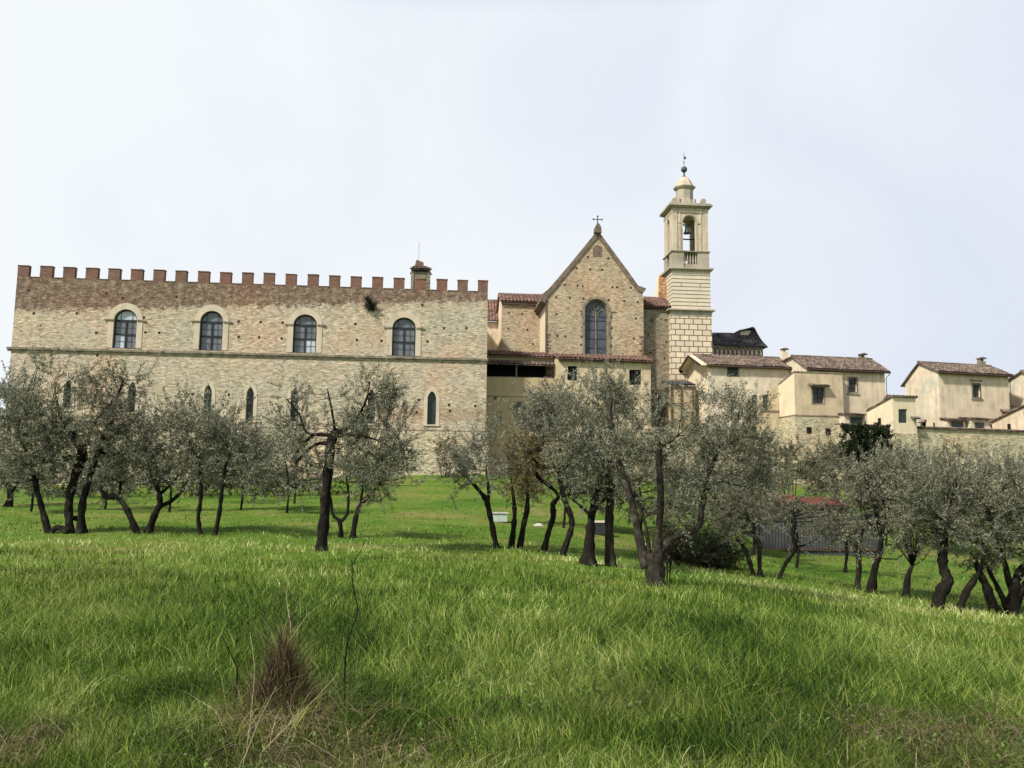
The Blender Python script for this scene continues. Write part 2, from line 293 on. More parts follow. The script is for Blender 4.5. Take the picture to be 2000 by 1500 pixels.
# ---------------- terrain ----------------
TY = [1, 3, 5, 8, 12, 17, 22, 27, 34, 45, 60, 80, 96]
TX = {0: [1500, 1292, 1177, 1112, 1076, 1047, 1022, 995, 975, 962, 950], 500: [1500, 1294, 1182, 1118, 1082, 1052, 1026, 994, 972, 950, 935],
      1000: [1500, 1298, 1190, 1130, 1094, 1066, 1040, 1002, 965, 940, 920], 1300: [1500, 1308, 1208, 1150, 1124, 1100, 1078, 1042, 1000, 965, 935],
      1600: [1500, 1322, 1232, 1186, 1162, 1134, 1108, 1076, 1025, 985, 945], 2000: [1500, 1345, 1272, 1232, 1208, 1185, 1150, 1110, 1060, 1005, 955]}
_S = np.linspace(-1, 1, 201); _L = np.linspace(math.log(1), math.log(96), 160)
def _mk():
    cols = []; ks = sorted(TX)
    for k in ks:
        zs = []
        for Y, py in zip(TY[2:], TX[k]): zs.append(atY(k, py, Y).z)
        zs = [0.0, 0.0] + zs
        cols.append(np.interp(_L, np.log(TY), zs))
    cols = np.array(cols); sk = [(k - 1000) / FPX for k in ks]
    G = np.array([np.interp(_S, sk, cols[:, j]) for j in range(len(_L))]).T
    def blur(G, n, ax):
        for _ in range(n):
            P = np.pad(G, [(2, 2) if i == ax else (0, 0) for i in range(2)], mode='edge')
            sl = lambda i: P[i:i + G.shape[0], :] if ax == 0 else P[:, i:i + G.shape[1]]
            G = (sl(0) + 4 * sl(1) + 6 * sl(2) + 4 * sl(3) + sl(4)) / 16
        return G
    return blur(blur(G, 40, 0), 3, 1)
_G = _mk()
def gz(x, y):
    x = np.asarray(x, float); y = np.asarray(y, float); yy = np.clip(y, 1.0, 96)
    s = np.clip(x / np.clip(y, 4, None), -1, 1); a = (s + 1) / 2 * 200; b = np.log(yy) / math.log(96) * 159
    i = np.clip(a.astype(int), 0, 199); j = np.clip(b.astype(int), 0, 158); fa = a - i; fb = b - j
    z = _G[i, j] * (1 - fa) * (1 - fb) + _G[i + 1, j] * fa * (1 - fb) + _G[i, j + 1] * (1 - fa) * fb + _G[i + 1, j + 1] * fa * fb
    z = z + .05 * np.sin(x * 1.1 + 1.3 * np.sin(y * .7)) * np.sin(y * .9 + x * .3) * np.clip(y / 14, 0.3, 1.4)
    return z - np.clip(y - 150, 0, None) * .03
def ground_hit(px, py):
    r = ray(px, py); ts = np.geomspace(1.5, 110, 1500)
    P = np.array([[CAM.x + r.x * t, CAM.y + r.y * t, CAM.z + r.z * t] for t in ts]); d = P[:, 2] - gz(P[:, 0], P[:, 1])
    k = np.argmax(d < 0) if (d < 0).any() else len(ts) - 1
    return P[k][1]
ax = np.sinh(np.linspace(-7.2, 7.2, 360)); ax = ax / ax.max() * 1600; ay = np.concatenate([np.linspace(-1500, -6, 14), np.geomspace(1, 60, 230) - 6, np.geomspace(55, 1800, 110)])
X, Y = np.meshgrid(ax, ay); Z = gz(X, Y); V = np.stack([X, Y, Z], -1).reshape(-1, 3); nx = len(ax)
ii, jj = np.meshgrid(np.arange(nx - 1), np.arange(len(ay) - 1)); k0 = (jj * nx + ii).ravel()
m, ntg, bg = base_mat('meadow_ground', .95, .1); tg = ntg.nodes.new('ShaderNodeTexCoord')
n1 = noise(ntg, tg.outputs['Object'], .16, 6, .7); n2 = noise(ntg, tg.outputs['Object'], 2.2, 7, .8); n3 = noise(ntg, tg.outputs['Object'], 14, 4, .7)
gcol = ramp(ntg, n1, [(.34, (.065, .145, .017)), (.46, (.11, .205, .024)), (.54, (.155, .22, .04)), (.66, (.25, .23, .08))])
gcol = mixc(ntg, .8, gcol, ramp(ntg, n2, [(.30, (.42, .45, .4)), (.5, (.95, .95, .95)), (.7, (1.25, 1.2, 1.15))]), 'MULTIPLY')
gcol = mixc(ntg, .7, gcol, ramp(ntg, n3, [(.33, (.4, .4, .35)), (.62, (1.2, 1.2, 1.1))]), 'MULTIPLY')
ntg.links.new(gcol, bg.inputs['Base Color']); bump(ntg, bg, n2, .6, .12)
ground = mesh_np('ground', V, np.stack([k0, k0 + 1, k0 + nx + 1, k0 + nx], 1), m, smooth=True); ground['kind'] = 'structure'

# ---------------- building helpers ----------------
def arch_pts(x0, x1, zb, zs, za, n=12, pointed=False):
    """closed outline of an arched opening; zs spring height, za apex height"""
    c = (x0 + x1) / 2; h = (x1 - x0) / 2; p = [(x0, zb), (x1, zb)]
    for k in range(n + 1):
        t = math.pi * k / n; x = c + h * math.cos(t)
        if pointed:
            s = abs(math.cos(t)); z = zs + (za - zs) * math.sqrt(max(0, 1 - s ** 1.35)) ** 1.15
        else: z = zs + (za - zs) * math.sin(t)
        p.append((x, z))
    return p
def ring(mb, inner, outer, w0, w1):
    n = len(inner)
    for i in range(n):
        j = (i + 1) % n; a, b, c, d = inner[i], inner[j], outer[j], outer[i]
        if math.dist(a, b) < 1e-5 and math.dist(c, d) < 1e-5: continue
        mb.add([(p[0], w, p[1]) for w in (w0, w1) for p in (a, b, c, d)], [(0, 1, 2, 3), (7, 6, 5, 4), (0, 4, 5, 1), (1, 5, 6, 2), (2, 6, 7, 3), (3, 7, 4, 0)])
def scale_out(pts, zs, d, up=None):
    c = sum(p[0] for p in pts) / len(pts); xs = [p[0] for p in pts]; c = (min(xs) + max(xs)) / 2; out = []
    h = (max(xs) - min(xs)) / 2; za = max(p[1] for p in pts)
    for x, z in pts:
        nx_ = c + (x - c) * (h + d) / h
        nz_ = z if z <= zs else zs + (z - zs) * (za - zs + (up or d)) / max(.01, za - zs)
        out.append((nx_, nz_))
    return out
def tile_roof(name, e0, e1, r1, r0, mat, parent, pitch=.38, amp=.10, th=.16):
    """tiled slope: eave e0-e1, ridge r0-r1 (local coordinates); curved tile rows with stepped courses"""
    e0, e1, r1, r0 = map(Vector, (e0, e1, r1, r0)); Lw = max((e1 - e0).length, (r1 - r0).length); n = max(3, int(Lw / pitch)); K = 4
    Ls = ((r0 - e0).length + (r1 - e1).length) / 2; m = max(2, int(Ls / .42)); nrm = (e1 - e0).cross(r0 - e0)
    if nrm.length < 1e-6: nrm = (r1 - r0).cross(r0 - e0)
    nrm.normalize(); nrm = nrm if nrm.z > 0 else -nrm
    cols = n * K + 1; rows = []; rr = random.Random(len(name) * 31 + int(Lw * 100))
    jit = [rr.uniform(-.03, .03) for _ in range(n + 1)]
    for j in range(m + 1):
        for lo in ((0, 1) if 0 < j < m else (0,)):
            t = j / m; row = []
            for i in range(cols):
                s = i / (cols - 1); p = (e0 * (1 - s) + e1 * s) * (1 - t) + (r0 * (1 - s) + r1 * s) * t
                q = amp * abs(math.sin(math.pi * i / K)) * 1.0 + (.035 if (lo == 1 or j == 0) else 0) + .02 * math.sin(s * Lw * .9 + j)
                row.append(p + nrm * (q + .02) + (e0 - r0).normalized() * (jit[(i // K) % (n + 1)] if j == 0 else 0))
            rows.append(row)
    vs = [tuple(p) for r_ in rows for p in r_]; nr = len(rows)
    fs = [(j * cols + i, j * cols + i + 1, (j + 1) * cols + i + 1, (j + 1) * cols + i) for j in range(nr - 1) for i in range(cols - 1)]
    mb = MB(); mb.add(vs, fs)
    k = len(mb.v); c4 = [e0, e1, r1, r0]; mb.add([tuple(p) for p in c4] + [tuple(p - nrm * th * .5) for p in c4], [(0, 1, 2, 3), (7, 6, 5, 4), (0, 4, 5, 1), (1, 5, 6, 2), (2, 6, 7, 3), (3, 7, 4, 0)])
    return mb.build(name, mat, parent, recalc=False)
def chimney(fr, root, px0, px1, pyt, pyb, w, mat='cplaster', capm='tile'):
    (u0, zt), (u1, _) = fr.q(px0, pyt, w), fr.q(px1, pyt, w); zb = fr.q(px0, pyb, w)[1] - .7; u1 = u0 + (u1 - u0) * .8; d = (u1 - u0) * .6
    c = MB().box(u0, u1, w, w + d, zb, zt - .45).build('chimney', M[mat], root)
    b = MB()
    for a in (0, .78): b.box(u0 + d * a, u0 + d * (a + .22), w, w + d, zt - .45, zt - .15)
    b.box(u0 + d * .4, u0 + d * .6, w + .1, w + d - .1, zt - .45, zt - .15).build('flue_pier', M[mat], c)
    b = MB(); b.prism([(u0 - .1, zt - .15), (u1 + .1, zt - .15), (u1 + .02, zt - .03), ((u0 + u1) / 2, zt + .08), (u0 - .02, zt - .03)], w - .1, w + d + .1).build('chimney_cap', M[capm], c)
def small_window(fr, root, box, w=0, frame=.16, sill=False, canopy=False, glass='glassd', name='window', mullion=True, trim='ledge'):
    (u0, z1), (u1, z0) = fr.q(box[0], box[1], w), fr.q(box[2], box[3], w)
    b = MB(); fw = frame
    if fw: ring(b, [(u0, z0), (u1, z0), (u1, z1), (u0, z1)], [(u0 - fw, z0 - fw), (u1 + fw, z0 - fw), (u1 + fw, z1 + fw), (u0 - fw, z1 + fw)], w - .05, w + .1)
    else: ring(b, [(u0 + .05, z0 + .05), (u1 - .05, z0 + .05), (u1 - .05, z1 - .05), (u0 + .05, z1 - .05)], [(u0, z0), (u1, z0), (u1, z1), (u0, z1)], w - .02, w + .1)
    wn = b.build(name, M[trim] if fw else M['wframe'], root)
    MB().box(u0, u1, w + .16, w + .2, z0, z1).build('pane', M[glass], wn)
    if mullion:
        b = MB(); um = (u0 + u1) / 2; b.box(um - .035, um + .035, w + .11, w + .15, z0, z1)
        for k in (1, 2): zz = z0 + (z1 - z0) * k / 3; b.box(u0, u1, w + .115, w + .145, zz - .02, zz + .02)
        b.build('glazing_bars', M['wframe'], wn)
    if sill: MB().box(u0 - fw - .12, u1 + fw + .12, w - .16, w + .05, z0 - fw - .12, z0 - fw - .003).build('sill', M['ledge'], wn)
    if canopy:
        tile_roof('canopy', (u0 - .55, w - .75, z1 + .18), (u1 + .55, w - .75, z1 + .18), (u1 + .55, w + .02, z1 + .48), (u0 - .55, w + .02, z1 + .48), M['tile'], wn, pitch=.25, amp=.05, th=.08)
    return [(u0, z0), (u1, z0), (u1, z1), (u0, z1)]
def putlogs(fr, root, pts, w, s=.2):
    b = MB()
    for x, y in pts: u, z = fr.q(x, y, w); b.box(u - s / 2, u + s / 2, w - .012, w + .05, z - s * .55, z + s * .55)
    return b.build('putlog_holes', M['hole'], root)
# ---------------- palace ----------------
PA = Fr(951, 700, 100, 5.5)
pal = empty('castle_palace', PA.loc, PA.a, 'long fortified stone palace with red brick battlements and two rows of windows', 'palace')
uL = PA.q(22, 680)[0]; uR = 0.0
zcr = 0.5 * (PA.q(60, 541)[1] + PA.q(925, 570)[1]); ztop = .5 * (PA.q(45, 517)[1] + PA.q(944, 551)[1]); zst = .5 * (PA.q(20, 682)[1] + PA.q(945, 701)[1]); zpl = .5 * (PA.q(480, 834)[1] + PA.q(940, 847)[1])
print('palace', uL, zcr, ztop, zst, zpl)
bigw = [(219, 268, 604, 626, 679), (388, 436, 607, 629, 683), (571, 619, 614, 635, 688), (765, 812, 620, 641, 694)]
lanc = [(122, 140, 742, 762, 800), (248, 266, 745, 765, 805), (396, 414, 751, 768, 818), (479, 496, 756, 770, 822), (566, 583, 758, 773, 823), (717, 733, 760, 777, 827), (834, 852, 764, 779, 829)]
holes = []; specs = []
for x0, x1, ya, ys, yb in bigw:
    u0, zb = PA.q(x0, yb); u1, zs = PA.q(x1, ys); za = PA.q((x0 + x1) / 2, ya)[1]; specs.append(('big', u0, u1, zb, zs, za))
for x0, x1, ya, ys, yb in lanc:
    u0, zb = PA.q(x0, yb); u1, zs = PA.q(x1, ys); za = PA.q((x0 + x1) / 2, ya)[1]; specs.append(('lan', u0, u1, zb, zs, za))
for k, u0, u1, zb, zs, za in specs: holes.append(arch_pts(u0, u1, zb, zs, za, 12, k == 'lan'))
zbl_, zbr_ = PA.q(100, 610)[1], PA.q(880, 595)[1]; ub0, ub1 = PA.q(100, 610)[0], PA.q(880, 586)[0]; bsl = (zbr_ - zbl_) / (ub1 - ub0)
M['palace'] = mat_stone('palace_stone', [(.44, .395, .315), (.57, .48, .365), (.51, .46, .37), (.61, .475, .37)], (.10, .075, .05),
      band=(zbl_ - ub0 * bsl, [(.07, .05, .04), (.205, .135, .105), (.40, .34, .26)], bsl), patch=[(9.6, 11.0, -14.5, -.3, (.36, .22, .14)), (4.8, 8.2, -30, -20, (.42, .28, .19))])
wl = MB(); wl.panel([(uL, zpl), (uR, zpl), (uR, zcr), (uL, zcr)], holes, 0, .7)
wl.box(uL, uL + .7, .7, 22, zpl, zcr); wl.box(uR - .7, uR, .7, 22, zpl, zcr); wl.box(uL, uR, 22, 22.7, zpl, zcr)
wl.box(uL + .7, uR - .7, .7, 22, zcr - 2.2, zcr - 1.9)
wl.build('wall', M['palace'], pal)
MB().box(uL - .35, uR + .3, -.35, 22.9, -1, zpl - .003).build('plinth', M['plinth'], pal)
b = MB(); b.box(uL - .3, uR + .12, -.22, 0, zpl, zpl + .16); b.build('plinth_ledge', M['ledge'], pal)
b = MB(); b.box(uL - .4, uR + .15, -.26, 0, zst - .12, zst + .12).box(uL - .35, uR + .10, -.14, 0, zst - .34, zst - .12); b.box(uL - .4, uL, 0, 22, zst - .12, zst + .12); b.build('string_course', M['ledge'], pal)
mx = [(32, 57), (79, 103), (124, 147), (168, 192), (212, 235), (256, 279), (300, 322), (343, 365), (387, 409), (430, 452), (473, 494), (515, 536), (558, 579), (601, 622), (643, 664), (685, 706), (727, 748), (769, 790), (812, 833), (853, 874), (894, 914), (934, 952)]
for k, (x0, x1) in enumerate(mx):
    y = 517 + 34 * (x0 - 32) / 920; u0, u1 = PA.q(x0, y)[0], PA.q(x1, y)[0]
    if k == 0: u0 = uL
    if k == 21: u1 = uR
    h = random.uniform(-.06, .06); b = MB(); b.box(u0, u1, 0.004, .62, zcr - random.choice([0, 0, 0]) + .003, ztop + h); b.box(u0 - .04, u1 + .04, -.05, .67, ztop + h + .002, ztop + h + .09)
    b.build('merlon', M['brick'], pal)
for k in range(0):   # side battlement on the short left return
    w0 = 2.2 + k * 2.15; MB().box(uL, uL + .6, w0, w0 + 1.15, zcr + .003, ztop).build('merlon', M['brick'], pal)
b = MB()
for k in range(len(mx) - 1):
    x0, x1 = mx[k][1], mx[k + 1][0]; y = 541 + 29 * (x0 - 60) / 865; MB().box(PA.q(x0, y)[0] + .03, PA.q(x1, y)[0] - .03, -.05, .66, zcr + .003, zcr + .08).build('coping', M['brown'], pal)
for i, (k, u0, u1, zb, zs, za) in enumerate(specs):
    ho = arch_pts(u0, u1, zb, zs, za, 16, k == 'lan'); b = MB(); big = k == 'big'
    b = MB(); ring(b, ho, scale_out(ho, zs, .0 + (.62 if big else .40), .72 if big else .55), -.06 if big else -.05, .12); wn = b.build('window', M['trim'], pal)
    MB().prism(ho, .42, .47).build('pane', M['glass' if big else 'glassd'], wn)
    if big:
        b = MB(); c = (u0 + u1) / 2; b.box(c - .09, c + .09, .30, .38, zb, zs); b.box(u0, u1, .31, .39, zs - .10, zs + .10); zm = zb + (zs - zb) * .5; b.box(u0, u1, .29, .37, zm - .08, zm + .08)
        ring(b, scale_out(ho, zs, -.14, -.14), ho, .32, .40); b.build('frame', M['wframe'], wn)
        g = MB()
        for q in (.25, .75): g.box(u0 + (u1 - u0) * q - .022, u0 + (u1 - u0) * q + .022, .335, .36, zb, zs + (za - zs) * .75)
        for q in (.25, .75): g.box(u0, u1, .34, .365, zb + (zs - zb) * q - .02, zb + (zs - zb) * q + .02)
        g.build('leading', M['lead'], wn)
        [MB().box(a_, b_, -.16, -.062, zs - .10, zs + .06).build('impost', M['ledge'], wn) for a_, b_ in ((u0 - 1.0, u0 - .05), (u1 + .05, u1 + 1.0))]
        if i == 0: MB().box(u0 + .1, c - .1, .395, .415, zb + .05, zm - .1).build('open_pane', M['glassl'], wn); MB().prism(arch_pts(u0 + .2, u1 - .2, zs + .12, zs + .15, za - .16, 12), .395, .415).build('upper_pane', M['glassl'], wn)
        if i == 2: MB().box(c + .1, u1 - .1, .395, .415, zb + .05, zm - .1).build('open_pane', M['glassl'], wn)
    else:
        g = MB(); c = (u0 + u1) / 2; g.box(c - .02, c + .02, .36, .38, zb, zs); [g.box(u0, u1, .365, .385, zb + (zs - zb) * q - .015, zb + (zs - zb) * q + .015) for q in (.2, .4, .6, .8)]
        g.build('leading', M['lead'], wn); MB().box(u0 - .45, u1 + .45, -.14, .3, zb - .16, zb - .002).build('sill', M['trim'], wn)
rp = [(509, 629), (506, 659), (552, 630), (550, 661), (694, 633), (697, 664), (745, 666), (835, 667), (867, 641), (911, 641), (825, 596), (188, 650), (284, 649), (311, 650), (466, 628), (466, 658), (553, 697), (643, 699), (680, 700), (735, 701), (823, 704), (864, 706), (818, 781), (877, 791), (879, 802), (928, 793), (814, 805), (480, 696), (376, 770), (447, 771), (435, 791), (372, 791), (345, 580), (240, 582), (56, 567), (66, 612), (150, 612), (208, 573), (190, 694), (281, 620)]
putlogs(PA, pal, rp, 0, .26)
# roof turret chimney
u0, zt = PA.q(803, 524, 3); u1, _ = PA.q(841, 524, 3); zb = zcr - 2
b = MB(); b.box(u0, u0 + .35, 3, 5, zb, zt).box(u1 - .35, u1, 3, 5, zb, zt).box(u0 + .35, u1 - .35, 3.1, 5, zb, zt - .35).box(u0 + .35, u1 - .35, 3.6, 5, zt - .35, zt)
tur = b.build('roof_turret', M['greystone'], pal)
tile_roof('turret_roof', (u0 - .2, 2.7, zt - .1), (u1 + .2, 2.7, zt - .1), (u1 - .5, 4, zt + .55), (u0 + .4, 4, zt + .55), M['tile'], tur)
tile_roof('turret_roof', (u1 + .2, 5.3, zt - .1), (u0 - .2, 5.3, zt - .1), (u0 + .4, 4, zt + .55), (u1 - .5, 4, zt + .55), M['tile'], tur)
MB().prism([(u0 + .4, zt + .4), (u0 + 1.5, zt + .4), (u0 + 1.45, zt + .95), (u0 + .6, zt + 1.25)], 3.6, 4.4).build('turret_cap', M['brick'], tur)
um = (u0 + u1) / 2 - .3; MB().tube([(um, 4, zt + .8), (um, 4, zt + 3.6)], .018, 4).build('aerial', M['iron'], tur)
# plant on the wall
# ---------------- church ----------------
CH = Fr(1165, 640, 107, 5.5)
chu = empty('church', CH.loc, CH.a, 'stone church with steep gable, iron cross and tall arched window between palace and bell tower', 'church')
q = CH.q
zb = 3.0
gw = [q(1068, 700), q(1068, 582), q(1076, 572), q(1110, 530), q(1167, 462), q(1222, 535), q(1248, 568), q(1258, 578), q(1257, 700)]
zg0 = q(1068, 760)[1]
gw[0] = (gw[1][0], zb); gw[-1] = (q(1257, 650)[0], zb); gw[-2] = (gw[-1][0], gw[-2][1])
cu0, czb = q(1142, 696); cu1, czs = q(1188, 608); cza = q(1165, 584)[1]; cho = arch_pts(cu0, cu1, czb, czs, cza, 18)
b = MB(); b.panel(gw, [cho], 0, .8)
zE = gw[1][1]; uA, uB = gw[0][0], gw[-1][0]; uP, zP = gw[4]
b.box(uA, uA + .7, .8, 7.5, zb, zE); b.box(uB - .7, uB, .8, 7.5, zb, gw[-2][1]); b.build('wall', M['church'], chu)
b = MB(); b.box(uA - .012, uA - .002, .6, 7.4, 4, zE - .3); b.build('sunlit_side_skin', M['cplaster'], chu)  # cream skin over the stone paints sunlight on the left face
b = MB()
for k in range(26):   # dark quoin blocks of the gable corners
    z = 10.3 + k * .42; 
    if z > zE - .4: break
    l = .55 if k % 2 else .32
    b.box(uA + .01, uA + l, -.03, 0.02, z, z + .3); b.box(uB - l, uB - .01, -.03, .02, z, z + .3)
b.build('quoins', M['brown'], chu)
# verge / rake boards and roof
rk = MB(); lo = [q(1055, 588), q(1060, 574), q(1072, 564), q(1108, 522), q(1167, 450), q(1224, 527), q(1246, 558), q(1262, 564)]
hi = [(q(x, y)[0], q(x, y)[1]) for x, y in [(1066, 592), (1070, 580), (1077, 572), (1111, 531), (1167, 463), (1220, 536), (1243, 566), (1255, 574)]]
for k in range(len(lo) - 1): rk.prism([hi[k], hi[k + 1], lo[k + 1], lo[k]], -.16, 7.5)
rk.build('roof', M['brown'], chu)
up, zp = q(1167, 450); MB().prism([(up - .45, zp - .4), (up + .45, zp - .4), (up + .4, zp + .25), (up + .15, zp + .75), (up - .15, zp + .75), (up - .4, zp + .25)], -.5, .4).build('finial_block', M['brown'], chu)
cz0 = zp + .7; cz1 = q(1167, 423)[1]; ch_ = cz1 - cz0; cx = MB(); cx.tube([(up, -.1, cz0), (up, -.1, cz1)], .055, 6); zc_ = cz1 - ch_ * .36; cx.tube([(up - .55, -.1, zc_), (up + .55, -.1, zc_)], .055, 6)
for dx, dz in ((-.55, 0), (.55, 0), (0, cz1 - zc_)): cx.lathe([(.001, zc_ + dz - .13), (.11, zc_ + dz - .05), (.11, zc_ + dz + .05), (.001, zc_ + dz + .13)], (up + dx, -.1), 8)
cx.lathe([(.2, cz0 - .05), (.12, cz0 + .15), (.06, cz0 + .35)], (up, -.1), 8); cx.lathe([(.001, cz0 + .4), (.1, cz0 + .5), (.001, cz0 + .6)], (up, -.1), 8); cx.build('cross', M['iron'], chu)
b = MB(); ring(b, cho, scale_out(cho, czs, .30, .34), -.08, .1); wn = b.build('window', M['ledge'], chu)
MB().prism(cho, .55, .6).build('pane', M['glassb'], wn)
g = MB(); cc = (cu0 + cu1) / 2; g.box(cc - .06, cc + .06, .42, .53, czb, czs); ring(g, scale_out(cho, czs, -.16, -.16), cho, .30, .5)
for cz in (-1, 1):
    c2 = cc + cz * (cu1 - cu0) / 4; sm = arch_pts(c2 - .55, c2 + .55, czs - .6, czs - .4, czs + .25, 10, True); ring(g, scale_out(sm, czs - .4, -.07, -.07), sm, .44, .52)
cir = [(cc + .42 * math.cos(t * math.pi / 8), czs + .62 + .42 * math.sin(t * math.pi / 8)) for t in range(16)]; ring(g, [(cc + (x - cc) * .78, czs + .62 + (z - czs - .62) * .78) for x, z in cir], cir, .44, .52)
g.build('tracery', M['ledge'], wn)
g = MB(); [g.box(cu0, cu1, .50, .545, czb + (czs - czb) * t / 5 - .03, czb + (czs - czb) * t / 5 + .03) for t in range(1, 5)]; g.build('saddle_bars', M['wframe'], wn)
[MB().box(a_, b_, -.1, 0, czs - .12, czs + .04).build('impost', M['ledge'], wn) for a_, b_ in ((cu1 + .3, cu1 + .95), (cu0 - .6, cu0 - .3))]
# small niche near gable top
u0_, z0_ = q(1158, 498); u1_, z1_ = q(1176, 482); MB().prism(arch_pts(u0_, u1_, z0_ - .2, z1_ - .25, z1_ + .2, 8), -.02, .05).build('blocked_niche', M['brown'], chu)
putlogs(CH, chu, [(1101, 541), (1126, 524), (1153, 526), (1176, 527), (1188, 505), (1103, 557), (1128, 558), (1138, 559), (1196, 561), (1205, 561), (1232, 562), (1086, 581), (1113, 582), (1140, 584), (1189, 586), (1219, 588), (1246, 590), (1087, 613), (1137, 613), (1137, 640), (1136, 658), (1135, 673), (1194, 619), (1195, 641), (1194, 660), (1194, 675), (1238, 661), (1089, 656), (1104, 657), (1148, 502), (1242, 622)], 0, .24)
# left wing, set back
wL = 6.4; p0, p1 = q(980, 640, wL)[0], q(1066, 640, wL)[0]; zw = q(1010, 590, wL)[1]
MB().box(p0, p1 + 2, wL, wL + 8, zb, zw).build('wing_wall', M['church'], chu)
pw0 = q(969, 600, wL)[0]
MB().box(p0 - .012, p0 - .002, wL + .5, wL + 7.9, 4, zw - .1).build('sunlit_side_skin', M['cplaster'], chu)  # same painted sunlight on the wing's left face
zr = q(1015, 574, wL + 2.6)[1]
tile_roof('wing_roof', (p0 - .3, wL - .5, zw - .05), (p1 + 1, wL - .5, zw - .05), (p1 + 1, wL + 3.2, zr + .1), (p0 - .3, wL + 3.2, zr + .1), M['tile_r'], chu, pitch=.46, amp=.13)
tile_roof('wing_roof', (p1 + 1, wL + 7, zw - .6), (p0 - .3, wL + 7, zw - .6), (p0 - .3, wL + 3.2, zr + .1), (p1 + 1, wL + 3.2, zr + .1), M['tile_r'], chu)
MB().prismu([(wL, zw), (wL + 6.4, zw), (wL + 3.2, zr)], p0, p0 + .4).build('wing_gable', M['cplaster'], chu)
b = MB(); b.box(p0 - .1, p1 + 1, wL - .35, wL - .02, zw - .35, zw - .12); b.build('wing_cornice', M['brown'], chu)
b = MB(); 
for k in range(20):
    z = 9.6 + k * .42
    if z > zw - .6: break
    b.box(p0 + .01, p0 + (.6 if k % 2 else .34), wL - .03, wL + .02, z, z + .3)
b.build('wing_quoins', M['brown'], chu)
putlogs(CH, chu, [(994, 611), (1020, 613), (1049, 614), (993, 642), (1030, 644), (1041, 672)], wL, .24)
dp = MB(); ud = q(1061, 640, .5)[0] - .25; dp.tube([(uA - .12, -.15, 9.5), (uA - .12, -.15, zE - .2)], .07, 6); dp.build('downpipe', M['gutter'], chu)
# far wing glimpse at the palace's corner
w2 = 12; a0, a1 = q(945, 620, w2)[0], q(978, 620, w2)[0]; z2 = q(965, 628, w2)[1]
MB().box(a0, a1, w2, w2 + 6, zb, z2).build('rear_wall', M['yplaster'], chu)
tile_roof('rear_roof', (a0, w2 - .6, z2), (a1 + 1, w2 - .6, z2), (a1 + 1, w2 + 3, q(965, 586, w2 + 3)[1]), (a0, w2 + 3, q(965, 586, w2 + 3)[1]), M['tile_r'], chu)
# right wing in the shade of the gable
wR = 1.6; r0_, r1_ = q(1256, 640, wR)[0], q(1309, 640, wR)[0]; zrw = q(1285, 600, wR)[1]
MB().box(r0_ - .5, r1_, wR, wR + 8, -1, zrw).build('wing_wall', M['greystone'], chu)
zr2 = q(1285, 581, wR + 2.5)[1]
tile_roof('wing_roof', (r0_, wR - .45, zrw), (r1_ + .1, wR - .45, zrw), (r1_ + .1, wR + 2.5, zr2), (r0_, wR + 2.5, zr2), M['tile_r'], chu)
MB().box(r0_, r1_ + .08, wR - .3, wR - .02, zrw - .28, zrw - .04).build('wing_cornice', M['eave'], chu)
putlogs(CH, chu, [(1273, 626), (1300, 625), (1266, 654), (1302, 668), (1270, 689), (1298, 700), (1294, 747)], wR, .24)
# stair hood with lichen tiles
h = lambda x, y, w: (CH.q(x, y, w)[0], w, CH.q(x, y, w)[1])
A_, B_, C_, D_ = h(1290, 592, 4.2), h(1313, 600, 2.6), h(1303, 531, 5), h(1285, 541, 6)
tile_roof('hood_roof', h(1286, 592, 4.8), h(1314, 602, 2.2), h(1302, 528, 3.4), h(1288, 538, 5.4), M['tile_o'], chu, pitch=.28)
b = MB(); b.add([h(1277, 590, 7), h(1290, 592, 4.9), h(1289, 538, 5.5), h(1282, 545, 7), h(1277, 590, 7.5), h(1310, 598, 7.5), h(1302, 530, 7.5), h(1284, 542, 7.5)], [(0, 1, 2, 3), (4, 5, 6, 7), (0, 4, 7, 3), (2, 3, 7, 6), (1, 5, 6, 2)]); b.build('hood_side', M['cplaster'], chu)
# ---------------- loggia and annex ----------------
LO = Fr(1020, 740, 104.5, 5.5); q = LO.q
lo_ = empty('loggia_building', LO.loc, LO.a, 'tan plastered loggia wing with dark open gallery in the shadow of the palace', 'building')
l0, l1 = PA_u = q(953, 720)[0] , q(1091, 720)[0]; zA = q(1020, 738)[1]; zB = q(1020, 712)[1]; zC = q(1020, 693)[1]
l0 = LO.q(953, 720)[0] - .3
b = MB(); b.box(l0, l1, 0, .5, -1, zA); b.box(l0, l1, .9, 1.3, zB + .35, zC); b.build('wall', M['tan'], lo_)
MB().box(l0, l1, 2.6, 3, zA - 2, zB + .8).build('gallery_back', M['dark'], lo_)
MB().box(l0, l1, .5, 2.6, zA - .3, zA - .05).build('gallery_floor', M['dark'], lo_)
b = MB(); 
for x in (1009, 1088): u = q(x, 720)[0]; b.box(u - .07, u + .07, .1, .3, zA, zB + .3)
b.box(l0, l1, .02, .42, zA + .003, zA + .10); b.build('gallery_post', M['ledge'], lo_)
tile_roof('lower_roof', (l0, -.55, zB), (l1, -.55, zB - .15), (l1, .95, zB + .5), (l0, .95, zB + .6), M['tile'], lo_, pitch=.46, amp=.13)
tile_roof('upper_roof', (l0, .35, zC - .05), (l1 + .1, .35, zC - .2), (l1 + .1, 2.9, zC + .75), (l0, 2.9, zC + .85), M['tile_r'], lo_, pitch=.46, amp=.13)
MB().box(l0, l1, -.04, 0.0, q(1020, 776)[1], q(1020, 774)[1]).build('wall_ledge', M['ledge'], lo_)
